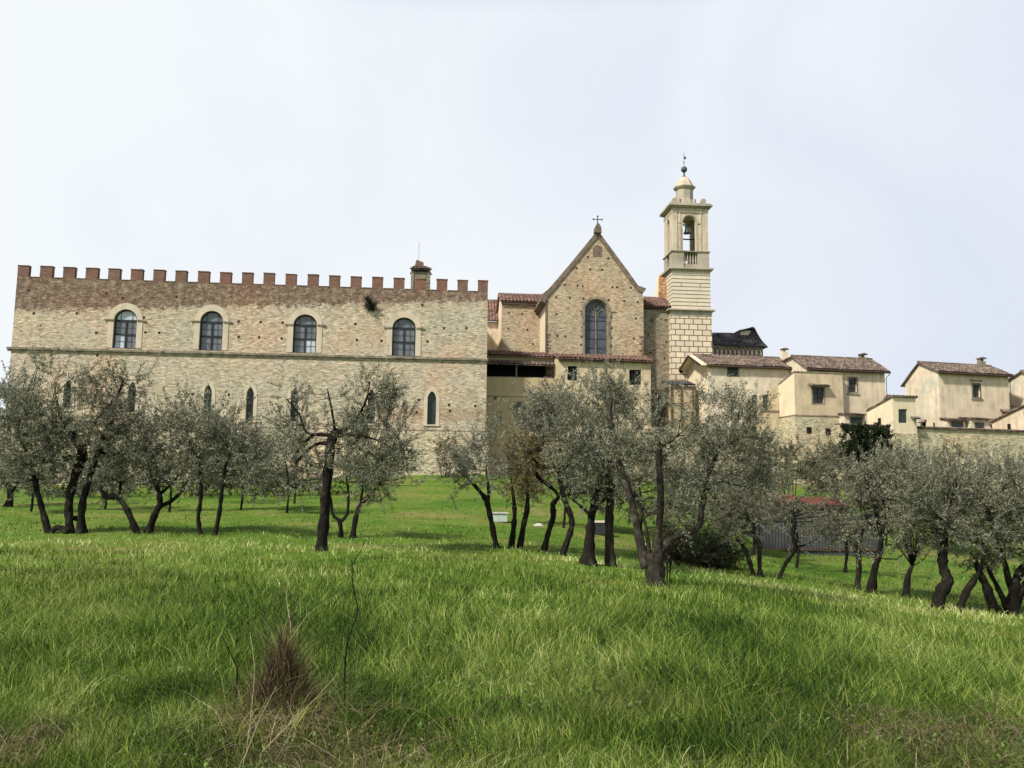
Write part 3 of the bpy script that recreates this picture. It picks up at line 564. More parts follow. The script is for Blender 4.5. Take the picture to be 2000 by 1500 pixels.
u, z = q(1015, 797); p_ = [(u + .62 * math.cos(t * math.pi / 10), z + .72 * math.sin(t * math.pi / 10)) for t in range(20)]; b = MB(); ring(b, p_, [(u + (x - u) * 1.25, z + (zz - z) * 1.25) for x, zz in p_], -.06, .03); wn = b.build('round_window', M['ledge'], lo_); MB().prism(p_, -.03, .02).build('pane', M['glassd'], wn)
u, z = q(967, 778); MB().box(u - .15, u + .15, -.02, .05, z - .15, z + .15).build('vent', M['hole'], lo_)
AN = Fr(1180, 740, 102.5, 5.5); q = AN.q
an = empty('annex_building', AN.loc, AN.a, 'low ochre plaster annex below the church window with a red tiled lean-to roof', 'building')
n0, n1 = q(1091, 730)[0], q(1271, 730)[0]; zt1 = q(1091, 699)[1]; zt2 = q(1271, 706)[1]; 
hs = []
ws = [(1109, 715, 1127, 743), (1229, 722, 1252, 752)]
hb = [[q(a, d_), q(c, d_), q(c, b_), q(a, b_)] for a, b_, c, d_ in ws]
b = MB(); b.panel([(n0, -1), (n1, -1), (n1, zt2), (n0, zt1)], hb, 0, .4); b.box(n0, n0 + .4, .4, 4, -1, zt1 + .3); b.box(n1 - .4, n1, .4, 4, -1, zt2 + .3); b.build('wall', M['yplaster2'], an)
for a in ws: small_window(AN, an, a, .1, frame=0, glass='dark', trim='ledge')
tile_roof('roof', (n0 - .2, -.6, zt1 - .05), (n1 + .4, -.6, zt2 - .1), (n1 + .4, 3.6, zt2 + 1.15), (n0 - .2, 3.6, zt1 + 1.0), M['tile_r'], an, pitch=.46, amp=.13)
MB().box(n0, n1 + .3, -.5, -.02, zt2 - .22, zt2 - .1).build('eave_shade_board', M['eave'], an)
# ---------------- bell tower ----------------
TW = Fr(1350, 640, 108.8, 5.5); q = TW.q
tow = empty('bell_tower', TW.loc, TW.a, 'tall square bell tower with rusticated base, open belfry, small dome and ball finial', 'bell tower')
t0, t1 = q(1311, 680)[0], q(1391, 680)[0]; zc1 = q(1350, 607)[1]; zc2 = q(1350, 524)[1]; zpr = q(1350, 490)[1]; zc3 = q(1350, 402)[1]; D = 3.9
v0, v1 = q(1313, 560)[0], q(1388, 560)[0]
MB().box(t0, t1, 0, D, -1, zc1 - .7).build('lower_shaft', M['tower'], tow)
b = MB(); b.box(t0 - .03, t1 + .03, -.05, D + .05, zc1 - .68, zc1 - .1); b.box(t0 - .12, t1 + .12, -.14, D + .1, zc1 - .098, zc1 + .0); b.box(t0 - .4, t1 + .4, -.42, D + .4, zc1 + .002, zc1 + .16); b.build('cornice', M['towertrim'], tow)
MB().box(v0, v1, .12, D - .1, zc1 + .162, zc2 - .4).build('banded_shaft', M['tower2'], tow)
b = MB(); n = 10; z0 = zc1 + .16; dz = (zc2 - .4 - z0) / n
for k in range(1, n): b.box(v0 - .006, v1 + .006, .114, D - .094, z0 + dz * k - .05, z0 + dz * k + .05)
for x in (1331, 1368): u = q(x, 560)[0]; b.box(u - .04, u + .04, .112, .2, z0 + dz * 6 + .036, z0 + dz * 7 - .036)
b.build('band_joints', M['joint'], tow)
b = MB(); b.box(v0 - .12, v1 + .12, 0, D, zc2 - .398, zc2 - .15); b.box(v0 - .38, v1 + .38, -.28, D + .25, zc2 - .148, zc2 + .05); b.build('cornice', M['towertrim'], tow)
# belfry stage
e0, e1 = q(1314, 450)[0], q(1383, 450)[0]; ww = .12; D2 = 4.0; ec = (e0 + e1) / 2
ped = MB(); 
for a in (e0, e1 - 1.35): 
    for w_ in (ww, D2 - 1.35 + ww): ped.box(a - .08, a + 1.43, w_ - .08, w_ + 1.35, zc2 + .052, zpr - .15)
ped.box(e0 + 1.35, e1 - 1.35, ww + .05, D2, zc2 + .054, zc2 + .62)
ped.build('parapet', M['towertrim'], tow)
for w_ in (ww + .12,):
    for k in range(5):
        u = e0 + 1.62 + k * (e1 - e0 - 3.24) / 4
        MB().lathe([(.1, zc2 + .62), (.1, zc2 + .7), (.06, zc2 + .75), (.13, zc2 + 1.0), (.06, zpr - .35), (.1, zpr - .25), (.1, zpr - .15)], (u, w_), 8).build('baluster', M['towertrim'], tow, smooth=True)
b = MB(); b.box(e0 - .2, e1 + .2, ww - .2, D2 + .3, zpr - .148, zpr); b.build('parapet_rail', M['ledge'], tow)
aw0, aw1 = q(1334, 450)[0], q(1360, 450)[0]; azs = q(1350, 435)[1]; aza = q(1350, 420)[1]; zt = zc3 - .9
ao = arch_pts(aw0, aw1, zpr + .02, azs, aza, 14)
b = MB(); b.panel([(e0, zpr + .002), (e1, zpr + .002), (e1, zt), (e0, zt)], [ao], ww, .6); b.panel([(e0, zpr + .002), (e1, zpr + .002), (e1, zt), (e0, zt)], [arch_pts(aw0 - .55, aw1 + .35, zpr + .02, azs, aza + .3, 14)], D2 - .45, .55)
# side walls with arch (built as panels then turned)
def side_panel(mb, u, t_):
    s2 = MB(); c = (ww + D2) / 2; o2 = arch_pts(c - .62, c + .62, zpr + .02, azs, aza, 12); s2.panel([(ww + .6, zpr + .002), (D2 - .45, zpr + .002), (D2 - .45, zt), (ww + .6, zt)], [o2], 0, t_)
    mb.add([(u + p[1], p[0], p[2]) for p in s2.v], s2.f)
side_panel(b, e0 + .002, .55); side_panel(b, e1 - .552, .55); b.build('belfry_wall', M['belfry'], tow)
b = MB()
for a, c in ((e0, 1), (e1, -1)):
    for x in ((a, a + .62 * c), (a + .85 * c, a + 1.05 * c)): MB().box(min(x), max(x), ww - .09, ww, zpr + .002, zt).build('pilaster', M['belfry'], tow)
b = MB(); ring(b, ao[1:-1] if False else ao, scale_out(ao, azs, .2, .22), ww - .05, ww); b.box(aw0 - .6, aw0 - .2, ww - .12, ww - .051, azs - .1, azs + .08); b.box(aw1 + .2, aw1 + .6, ww - .12, ww - .051, azs - .1, azs + .08); b.build('arch_moulding', M['towertrim'], tow)
b = MB(); b.box(e0 - .06, e1 + .06, ww - .14, D2 + .15, zt + .002, zt + .28); b.box(e0 - .02, e1 + .02, ww - .08, D2 + .1, zt + .282, zc3 - .25); b.build('entablature', M['belfry'], tow)
b = MB(); b.box(e0 - .3, e1 + .3, ww - .4, D2 + .4, zc3 - .248, zc3 - .1); b.box(e0 - .52, e1 + .52, ww - .62, D2 + .6, zc3 - .098, zc3 + .1); b.box(e0 - .42, e1 + .42, ww - .5, D2 + .5, zc3 + .102, zc3 + .25); b.build('cornice', M['towertrim'], tow)
b = MB(); uc, wc = ec - .1, (ww + D2) / 2
b.box(e0 + .25, e1 - .25, ww + .3, D2 - .25, zc3 + .252, zc3 + .55)
for a in (e0 + .1, e1 - .75):
    for w_ in (ww + .15, D2 - .7): b.box(a, a + .65, w_, w_ + .6, zc3 + .254, zc3 + .95); b.lathe([(.3, zc3 + .952), (.3, zc3 + 1.1), (.1, zc3 + 1.25)], (a + .32, w_ + .3), 10)
b.build('corner_blocks', M['towertrim'], tow)
zd0 = zc3 + .55; zd1 = q(1341, 367, 2)[1]; zd2 = q(1341, 345, 2)[1]; zbq = q(1341, 331, 2)[1]
b = MB(); b.lathe([(1.35, zd0 + .002), (1.25, zd0 + .4), (1.12, zd0 + .9), (1.12, zd1 - .35), (1.3, zd1 - .28), (1.46, zd1 - .1), (1.48, zd1)], (uc, wc), 8, R(22.5))
for k in range(4): t = R(45 + 90 * k); b.prismz([(uc + math.cos(t) * r_ - math.sin(t) * s_, wc + math.sin(t) * r_ + math.cos(t) * s_) for r_, s_ in ((.95, -.12), (1.6, -.12), (1.6, .12), (.95, .12))], zd0 + .004, zd0 + .7)
b.build('lantern_drum', M['towertrim'], tow)
b = MB(); hd = zd2 - zd1; b.lathe([(1.42, zd1 + .002), (1.32, zd1 + .05), (1.22, zd1 + .12), (1.05, zd1 + hd * .3), (.92, zd1 + hd * .5), (.68, zd1 + hd * .75), (.38, zd1 + hd * .92), (.16, zd2)], (uc, wc), 8, R(22.5)); b.build('dome', M['belfry'], tow)
b = MB(); b.lathe([(.3, zd2 - .02), (.12, zd2 + .15), (.09, zbq - .45), (.16, zbq - .4)], (uc, wc), 10)
b.lathe([(.001, zbq - .42)] + [(.42 * math.sin(math.pi * k / 8), zbq - .42 * math.cos(math.pi * k / 8)) for k in range(1, 8)] + [(.001, zbq + .42)], (uc, wc), 14); b.build('ball_finial', M['bronze'], tow, smooth=True)
b = MB(); zv = q(1341, 298, 2)[1]; b.tube([(uc, wc, zbq + .4), (uc, wc, zv)], .03, 5); b.box(uc - .02, uc + .28, wc - .01, wc + .01, zv - .9, zv - .55); b.tube([(uc - .2, wc, zbq + .95), (uc + .2, wc, zbq + .95)], .03, 5); b.build('weather_vane', M['iron'], tow)
zbl = q(1350, 446)[1]
def bell(u, w_, z, s): 
    o = MB().lathe([(.10 * s, z + .9 * s), (.26 * s, z + .86 * s), (.34 * s, z + .6 * s), (.40 * s, z + .3 * s), (.58 * s, z), (.52 * s, z)], (u, w_), 14).build('bell', M['bronze'], tow, smooth=True)
    MB().box(u - .35 * s, u + .35 * s, w_ - .08, w_ + .08, z + .92 * s, z + 1.15 * s).build('yoke', M['iron'], o)
bell((aw0 + aw1) / 2 - .1, ww + .7, azs - 1.2, .85); bell((aw0 + aw1) / 2 - .65, wc + .6, azs - 2.6, .9); bell(e0 + .95, wc, azs - 2.0, .75)
b = MB(); b.box(e0 + .5, e1 - .5, ww + .62, ww + .78, azs - .15, azs); b.box(e0 + .5, e1 - .5, wc + .5, wc + .66, azs - 1.5, azs - 1.36); b.build('bell_frame', M['iron'], tow)
sw = q(1330, 722)[0]; zq = q(1330, 722)[1]; MB().box(sw - .22, sw + .22, -.03, .05, zq - .38, zq + .38).build('window', M['dark'], tow)
# ---------------- houses on the right ----------------
def house(name, label, px, py, Y, a, x0, x1, ye, zbase, wr, yr, wb, yb, mat, side, ov=.5, tile='tile', rover=.45, cat='house', roofname='roof', ridge_px=None, wins=()):
    """gabled block: front eave at image height ye, ridge wr metres behind, back eave wb metres behind"""
    fr = Fr(px, py, Y, a); root = empty(name, fr.loc, fr.a, label, cat)
    u0, ze = fr.q(x0, ye); u1, _ = fr.q(x1, ye)
    zr_ = fr.q(ridge_px or x0, yr, wr)[1]; zb_ = fr.q(x0, yb, wb)[1]
    prof = [(0, zbase), (0, ze), (wr, zr_), (wb, zb_), (wb, zbase)]
    hb = []
    for wn in wins: hb.append([fr.q(wn[0], wn[3]), fr.q(wn[2], wn[3]), fr.q(wn[2], wn[1]), fr.q(wn[0], wn[1])])
    b = MB(); b.panel([(u0, zbase), (u1, zbase), (u1, ze), (u0, ze)], hb, 0, .4)
    b.prismu([(.4, zbase), (.4, ze + .4 * (zr_ - ze) / wr), (wr, zr_), (wb - .4, zb_ + .4 * (zr_ - zb_) / (wb - wr)), (wb - .4, zbase)], u1 - .35, u1)
    b.box(u0 + .35, u1 - .35, wb - .4, wb, zbase, zb_); b.build('wall', M[mat], root)
    MB().prismu([(.003, zbase), (.003, ze), (wr, zr_), (wb, zb_), (wb, zbase)], u0 - .004, u0 + .345).build('side_wall', M[side], root)
    s1 = (zr_ - ze) / wr; s2 = (zr_ - zb_) / (wb - wr)
    tile_roof(roofname, (u0 - .3, -ov, ze - ov * s1 + .06), (u1 + rover, -ov, ze - ov * s1 + .06), (u1 + rover, wr, zr_ + .06), (u0 - .3, wr, zr_ + .06), M[tile], root)
    tile_roof(roofname, (u1 + rover, wb + ov, zb_ - ov * s2 + .06), (u0 - .3, wb + ov, zb_ - ov * s2 + .06), (u0 - .3, wr, zr_ + .06), (u1 + rover, wr, zr_ + .06), M[tile], root)
    b = MB(); b.tube([(u0 - .3, -ov - .06, ze - ov * s1 - .06), (u1 + rover, -ov - .06, ze - ov * s1 - .06)], .08, 6); b.build('gutter', M['gutter'], root)
    MB().prismu([(-ov + .02, ze - ov * s1 - .05), (0, ze - .05), (0, ze - .26), (-ov + .02, ze - ov * s1 - .18)], u0 - .02, u1 + rover - .06).build('eave_shade_board', M['eave'], root)  # dark strip added to paint the shade line under the eave
    MB().tube([(u1 + rover - .1, -ov - .06, ze - ov * s1 - .08), (u1 + rover - .1, -ov + .1, ze - .55), (u1 + .12, -.1, ze - .95), (u1 + .1, -.1, zbase + 4)], .045, 6).build('downpipe', M['gutter'], root)
    b = MB(); b.tube([(u0 - .3, wr, zr_ + .14), (u1 + rover, wr, zr_ + .14)], .13, 8); b.build('ridge_tiles', M[tile], root)
    return fr, root, (u0, u1, ze, zr_)
frA, hA, dA = house('house', 'cream plaster house beside the bell tower with a wide bright eave on its gable side', 1450, 740, 103, 9, 1382, 1541, 711, -1, 3.4, 695, 8.6, 742, 'wplaster', 'cplaster', ridge_px=1362, wins=[(1421, 716, 1442, 735)])
small_window(frA, hA, (1421, 716, 1442, 735), .05, .12)
b = MB(); u, w1_, w2_ = dA[0] - .30, 0, 3.4; zA0, zA1 = dA[2], dA[3]
b.prismu([(-.5, zA0 - .35), (-.5, zA0 - .1), (3.4, zA1 + .05), (8.9, frA.q(1382, 742, 8.6)[1]), (8.9, frA.q(1382, 742, 8.6)[1] - .25), (3.4, zA1 - .25)], u - .9, u - .78); b.build('verge_board', M['eave'], hA)
b = MB(); b.prismu([(-.45, zA0 - .12), (3.4, zA1 + .02), (8.8, frA.q(1382, 742, 8.6)[1] + .0), (8.8, frA.q(1382, 742, 8.6)[1] - .1), (3.4, zA1 - .1), (-.45, zA0 - .24)], u - .78, u + .3); b.build('verge_soffit', M['cplaster'], hA)
chimney(frA, hA, 1528, 1542, 680, 704, 2.6)
frC, hC, dC = house('house', 'tall pale yellow house with one stone framed window, behind the projecting square block', 1650, 740, 101, 11, 1576, 1727, 717, -1, 3.0, 697, 6, 712, 'yplaster', 'wplaster', ridge_px=1550, wins=[(1657, 739, 1673, 766)])
small_window(frC, hC, (1657, 739, 1673, 766), .05, .2, sill=True)
chimney(frC, hC, 1681, 1696, 690, 702, 2.6, 'ledge')
frE, hE, dE = house('house', 'yellow plaster house farthest up the right, with mottled gable end, chimney and framed upper window', 1900, 740, 101.5, 15, 1832, 1968, 724, -1, 2.9, 709, 5.6, 752, 'yplaster', 'wplaster', ridge_px=1795, wins=[(1899, 751, 1914, 776)])
small_window(frE, hE, (1899, 751, 1914, 776), .05, .2, sill=True)
_z = frE.q(1906, 744)[1]; _u = frE.q(1906, 744)[0]; MB().box(_u - .85, _u + .85, -.2, .05, _z - .02, _z + .1).build('window_hood', M['ledge'], hE)
chimney(frE, hE, 1914, 1928, 698, 713, 2.6, 'ledge')
# side slit windows of the farthest house (on its gable end)
def side_win(fr, root, u, w0, w1, z0, z1, mat='dark', name='window'):
    MB().box(u - .02, u + .05, w0, w1, z0, z1).build(name, M[mat], root)
uE = dE[0] - .004; side_win(frE, hE, uE, 2.4, 2.9, 8.6, 10.2); side_win(frE, hE, uE, .9, 1.15, 9.2, 10.1)
b = MB(); tile_roof('canopy', (uE - .5, 2.2, 10.2), (uE - .5, 3.1, 10.2), (uE, 3.1, 10.5), (uE, 2.2, 10.5), M['tile'], hE, pitch=.25, amp=.05, th=.08)
# low porches behind the boundary wall
def porch(fr, root, x0, x1, yt, yb, w0, depth, win):
    u0, zt = fr.q(x0, yt, w0); u1, zb2 = fr.q(x1, yb, w0)
    o = MB().box(u0, u1, w0, w0 + depth, zb2 - 1.5, zt - .1).build('porch', M['wplaster'], root)
    tile_roof('canopy', (u0 - .2, w0 - .35, zt - .15), (u1 + .2, w0 - .35, zt - .15), (u1 + .2, w0 + depth, zt + .2), (u0 - .2, w0 + depth, zt + .2), M['tile'], o, pitch=.25, amp=.05, th=.1)
    a, b_ = fr.q(win[0], win[1], w0), fr.q(win[2], win[3], w0); MB().box(a[0], b_[0], w0 - .03, w0 + .02, b_[1], a[1]).build('pane', M['glassd'], o)
    r_ = MB(); ring(r_, [(a[0], b_[1]), (b_[0], b_[1]), (b_[0], a[1]), (a[0], a[1])], [(a[0] - .1, b_[1] - .1), (b_[0] + .1, b_[1] - .1), (b_[0] + .1, a[1] + .1), (a[0] - .1, a[1] + .1)], w0 - .06, w0 + .02); r_.build('frame', M['ledge'], o)
porch(frC, hC, 1649, 1690, 807, 832, -2.0, 2, (1660, 815, 1684, 830))
porch(frE, hE, 1850, 1886, 818, 840, -1.2, 1.2, (1858, 824, 1880, 836))
porch(frE, hE, 1897, 1934, 816, 840, -1.8, 1.8, (1904, 826, 1921, 838))
# square projecting block B
BL = Fr(1600, 780, 99.4, 11); q = BL.q
bl = empty('house', BL.loc, BL.a, 'square ochre plaster block on a rough stone base with one canopied window', 'house')
b0, zt = q(1551, 727); b1, _ = q(1645, 727); zm = q(1600, 811)[1]
wb_ = 4.2; zt_b = q(1521, 752, 0)[1]
wn = [(1587, 756, 1609, 788)]; hb = [[q(a, d_), q(c, d_), q(c, b_), q(a, b_)] for a, b_, c, d_ in wn]
b = MB(); b.panel([(b0, zm), (b1, zm), (b1, zt), (b0, zt)], hb, 0, .4); b.box(b1 - .4, b1, .4, 4, zm, zt - .2); b.build('wall', M['yplaster2'], bl)
# back height so that the slanting side parapet ends where the photo shows it
import itertools
wk = next((w_ / 10 for w_ in range(5, 120) if atY(1, 1, 1) and (lambda P: True)(0) and BL.q(1521, 752, w_ / 10)[0] >= b0 - .01), 5.0); zk = BL.q(1521, 752, wk)[1]
MB().prismu([(.003, zm), (.003, zt), (wk, zk), (wk, zm)], b0 - .004, b0 + .345).build('side_wall', M['cplaster'], bl)
MB().prismu([(-.06, zt + .002), (wk, zk + .002), (wk, zk + .14), (-.06, zt + .14)], b0 - .08, b1 + .05).build('roof_coping', M['ledge'], bl)
MB().box(b0 - .1, b1 + .1, -.1, wk, -1, zm - .14).build('stone_base', M['rubble'], bl)
MB().box(b0 - .14, b1 + .14, -.16, wk, zm - .138, zm - .004).build('ledge', M['ledge'], bl)
small_window(BL, bl, (1587, 758, 1609, 788), .05, .18, canopy=True)
for x, y in ((1579, 840), (1616, 843)):
    u, z = q(x, y); MB().box(u - .28, u + .28, -.16, -.04, z - .35, z + .35).build('window', M['dark'], bl)
# block left of it: open porch and lower ochre wall
wk2 = wk + .2; BL2 = BL
c0, c1 = q(1483, 790, wk)[0], q(1519, 790, wk)[0]
prof = [q(1481, 900, wk), q(1521, 900, wk), q(1521, 755, wk), q(1485, 768, wk), q(1481, 772, wk)]
ow = [q(1490, 800, wk), q(1502, 800, wk), q(1502, 759 + 4, wk), q(1490, 767, wk)]
MB().panel(prof, [ow], wk, .35).build('side_extension', M['yplaster2'], bl)
MB().box(c0 - .3, c1 + .1, wk + .8, wk + 1.0, prof[2][1] - 3.6, prof[2][1] - 1.0).build('porch_back', M['glassd'], bl)
a_, b_ = q(1474, 772, wk - .3), q(1486, 798, wk - .3); MB().box(a_[0], b_[0], wk + .36, wk + .46, b_[1], a_[1]).build('curtain', M['shutter'], bl)
u, z = q(1495, 850, wk); MB().box(u - .35, u + .35, wk - .04, wk + .1, z - .6, z + .6).build('window', M['dark'], bl)
u, z = q(1508, 802, wk); MB().box(u - 1.2, u + .8, wk - .12, wk - .002, z - .1, z + .05).build('ledge', M['ledge'], bl)
# cloister block with dark roof behind the tower
CL = Fr(1440, 680, 118, 5.5); q = CL.q
cl = empty('cloister_building', CL.loc, CL.a, 'dark slate roofed cloister block with a frieze of little arches, behind the bell tower', 'building')
k0_, k1_ = q(1380, 690)[0], q(1490, 690)[0]; zk0 = q(1440, 677)[1]
MB().box(k0_, k1_, 0, 8, 0, zk0).build('wall', M['wplaster'], cl)
b = MB(); n = 13
for k in range(n):
    c = k0_ + (k1_ - k0_) * (k + .5) / n; hw = (k1_ - k0_) / n / 2; zb2 = zk0 - 1.15
    o = arch_pts(c - hw * .62, c + hw * .62, zb2, zb2 + .45, zb2 + .85, 8); ring(b, o, scale_out(o, zb2 + .45, hw * .38 - .02, .15), -.12, 0.0)
b.build('arch_frieze', M['brown'], cl)
zr0 = q(1420, 651, 3)[1]
tile_roof('roof', (k0_, -.5, zk0), (k1_ + .5, -.5, zk0 - .05), (q(1476, 650, 3)[0], 3, zr0), (k0_, 3, zr0), M['tile_d'], cl)
tile_roof('roof', (k1_ + .5, -.5, zk0 - .05), (k1_ + .5, 8, zk0 - .05), (q(1476, 650, 3)[0], 4, zr0), (q(1476, 650, 3)[0], 3, zr0), M['tile_d'], cl)
u0, z0 = q(1446, 652, 2.6); u1, z1 = q(1476, 645, 2.6)
dm = MB().prism([(u0, zk0 + .6), (u1 - .3, zk0 + .6), (u1 - .3, z1 - .1), (u0, z1 - .15)], 2.4, 4.4).build('dormer', M['wplaster'], cl); tile_roof('dormer_roof', (u1 + 1.0, 2.0, zk0 + .45), (u1 + 1.0, 4.8, zk0 + .45), (u1 - .5, 4.8, z1 + .3), (u1 - .5, 2.0, z1 + .3), M['tile_d'], dm, pitch=.35); tile_roof('dormer_roof', (u0 - .2, 4.8, z1 - .25), (u0 - .2, 2.0, z1 - .25), (u1 - .5, 2.0, z1 + .3), (u1 - .5, 4.8, z1 + .3), M['tile_d'], dm, pitch=.35)
b = MB(); b.prism([(u0 + .1, zk0 + .6), (u1 + .9, zk0 + .5), (u1 - .5, z1 + .2)], 2.3, 2.5).build('dormer_cheek', M['tile_d'], dm)
# low roof and wall between tower and first house
LW = Fr(1328, 760, 104.6, 5.5); q = LW.q
lw = empty('garden_shed', LW.loc, LW.a, 'small dark low building with slate lean-to roof at the foot of the bell tower', 'outbuilding')
s0, s1 = q(1309, 760)[0], q(1358, 760)[0]; zs_ = q(1330, 752)[1]
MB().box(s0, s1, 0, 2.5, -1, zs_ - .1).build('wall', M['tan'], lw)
tile_roof('roof', (s0, -.3, zs_), (s1, -.3, zs_), (s1, 2.6, zs_ + .75), (s0, 2.6, zs_ + .75), M['tile_d'], lw)
b = MB(); 
for x in (1311, 1330, 1353): u = q(x, 760)[0]; b.box(u - .07, u + .07, -.2, -.05, 5, zs_ - .12)
b.box(s0, s1, -.22, -.06, zs_ - .3, zs_ - .12).build('post_frame', M['gutter'], lw)
# turret like block D projecting from the boundary wall, and F, G at the frame edge
DD = Fr(1765, 800, 92.5, 14); q = DD.q
dd = empty('wall_house', DD.loc, DD.a, 'narrow plaster lodge with green shuttered window built into the boundary wall', 'house')
d0, zt = q(1743, 776); d1, _ = q(1788, 777); zq0 = q(1765, 846)[1]
hb = [[q(1755, 826), q(1772, 826), q(1772, 799), q(1755, 799)]]
b = MB(); b.panel([(d0, zq0), (d1, zq0), (d1, zt), (d0, zt)], hb, 0, .3); b.box(d1 - .3, d1, .3, 3, zq0, zt); b.build('wall', M['cplaster'], dd)
MB().prism([(d0 + .003, -3), (d1 - .003, -3), (d1 - .003, zq0 - .01), (d0 + .003, zq0 - .01)], -.12, 3).build('stone_base', M['rubble'], dd)
MB().box(hb[0][0][0], hb[0][1][0], .12, .18, hb[0][0][1], hb[0][2][1]).build('shutter', M['shutter'], dd)
wk = next((w_ / 20 for w_ in range(5, 240) if q(1693, 802, w_ / 20)[0] >= d0 - .01), 5.0); zk = q(1693, 802, wk)[1]
MB().prismu([(.003, zq0), (.003, zt), (wk, zk), (wk, zq0 - 2)], d0 - .004, d0 + .3).build('side_wall', M['cplaster'], dd)
tile_roof('roof', (d0 - .15, wk, zk), (d1 + .15, wk, zk), (d1 + .15, -.25, zt + .15), (d0 - .15, -.25, zt + .15), M['tile'], dd)
tile_roof('rear_roof', (q(1735, 776, 2)[0], 3.2, zt - .2), (q(1772, 776, 2)[0], 3.2, zt - .2), (q(1765, 768, 6)[0], 6, zt + 1.0), (q(1730, 768, 6)[0], 6, zt + 1.0), M['tile'], dd)
side_win(DD, dd, d0 - .004, 2.0, 2.5, q(1718, 830, 2)[1], q(1718, 816, 2)[1], name='window')
u, z = q(1786, 818); tile_roof('canopy', (u - .5, -.5, z - .05), (u + .5, -.5, z - .05), (u + .5, 0, z + .2), (u - .5, 0, z + .2), M['tile'], dd, pitch=.25, amp=.05, th=.08)
FF = Fr(2010, 820, 97.2, 14); q = FF.q
ff = empty('lean_to_house', FF.loc, FF.a, 'bright yellow lean-to with slanting tiled roof at the right edge behind the boundary wall', 'house')
f0, zt = q(1999, 796); f1 = f0 + 4.5; wk = next((w_ / 20 for w_ in range(5, 240) if q(1938, 824, w_ / 20)[0] >= f0 - .01), 5.0); zk = q(1938, 824, wk)[1]
MB().prismu([(.003, 0), (.003, zt), (wk, zk), (wk, 0)], f0 - .004, f0 + .3).build('side_wall', M['yplaster'], ff)
MB().box(f0 + .3, f1, 0, .3, 0, zt).build('wall', M['yplaster'], ff)
tile_roof('roof', (f0 - .25, wk + .3, zk - .05), (f1, wk + .3, zk - .05), (f1, -.3, zt + .25), (f0 - .25, -.3, zt + .25), M['tile'], ff)
side_win(FF, ff, f0 - .004, wk * .42, wk * .42 + .45, q(1966, 839, 1.8)[1], q(1966, 827, 1.8)[1])
frG, hG, dG = house('house', 'house cut off by the right edge of the picture, only its pale gable end showing', 2060, 750, 101.5, 15, 2040, 2140, 742, -1, 3.0, 727, 7.5, 765, 'yplaster', 'wplaster', ridge_px=2004)
u, z = frE.q(1985, 800, 0); tile_roof('rear_roof', (dG[0] - 4.2, 1, dG[2] - 3.9), (dG[0] - .02, 1, dG[2] - 3.9), (dG[0] - .02, 5, dG[2] - 2.6), (dG[0] - 4.2, 5, dG[2] - 2.6), M['tile'], hG)
# boundary wall
BW = Fr(1820, 850, 94, 12); q = BW.q
bw = empty('boundary_wall', BW.loc, BW.a, 'high rubble stone boundary wall with tile coping below the yellow houses', 'wall')
g0, zt = q(1640, 829); g1, zt2 = q(2080, 845)
MB().prism([(g0, -3), (g1, -3), (g1, zt2 - .1), (g0, zt - .1)], 0, .8).build('wall', M['rubble'], bw)
tile_roof('coping', (g0, -.2, zt - .1), (g1, -.2, zt2 - .1), (g1, .9, zt2 + .12), (g0, .9, zt + .12), M['tile'], bw, pitch=.3)
h0, h1 = q(1271, 860)[0], q(1560, 860)[0]
RW = Fr(1400, 880, 97, 8); q = RW.q
rw = empty('retaining_wall', RW.loc, RW.a, 'rough stone retaining wall below the house beside the bell tower, mostly behind the olives', 'wall')
MB().box(q(1262, 870)[0], q(1530, 870)[0], 0, .8, -3, q(1400, 836)[1]).build('wall', M['rubble'], rw)
# ---------------- sheds ----------------
m, nts, bs = base_mat('corrugated_grey_metal', .6, .4); vv, _, _ = wallvec(nts)
wv = noise(nts, vv, 1.2, 4); nts.links.new(ramp(nts, wv, [(.3, (.032, .036, .037)), (.7, (.068, .073, .074))]), bs.inputs['Base Color'])
M['metal'] = m; M['redroof'] = mat_plain('red_painted_roof', (.16, .040, .026), .95, .18, 2)
def corr(mb, u0, u1, w, z0, z1, pitch=.16):
    n = int((u1 - u0) / pitch * 2); vs = []
    for k in range(n + 1): u = u0 + (u1 - u0) * k / n; d = w + (.03 if k % 2 else 0); vs += [(u, d, z0), (u, d, z1)]
    mb.add(vs, [(2 * k, 2 * k + 2, 2 * k + 3, 2 * k + 1) for k in range(n)])
def shed(px0, px1, ytop, Y, label, extra):
    fr = Fr((px0 + px1) / 2, ytop, Y, 4); root = empty('garden_shed', fr.loc, fr.a, label, 'shed', 'metal sheds behind the olives')
    u0, zt = fr.q(px0, ytop + 12); u1, _ = fr.q(px1, ytop + 12); zg = float(gz(fr.O.x, fr.O.y)) - .4
    b = MB(); corr(b, u0, u1 + extra, 0, zg, zt); b.build('front_wall', M['metal'], root, recalc=False)
    b = MB(); b.box(u0 + .01, u0 + .06, .05, 2.4, zg, zt); b.box(u1 + extra - .06, u1 + extra - .01, .05, 2.4, zg, zt); b.box(u0, u1 + extra, 2.4, 2.45, zg, zt + .2); b.build('side_wall', M['metal'], root)
    zr = fr.q(px0, ytop, 1.4)[1]; b = MB(); b.prismu([(-.35, zt - .02), (-.35, zt + .06), (1.4, zr + .06), (2.8, zt + .12), (2.8, zt + .02), (1.4, zr)], u0 - .15, u1 + .15); b.build('roof', M['redroof'], root)
    b = MB(); b.box(u0, u1, -.3, -.2, zt - .16, zt - .04); b.build('gutter', M['gutter'], root)
    return fr, root, u0, u1, zg, zt
s1_ = shed(1497, 1560, 968, 45, 'grey metal shed half hidden by foliage, left of the clearer red roofed one', 0)
s2_ = shed(1578, 1660, 973, 44, 'grey corrugated shed with a bright red roof right of its half hidden neighbour', 0)
fr, root, u0, u1, zg, zt = s2_
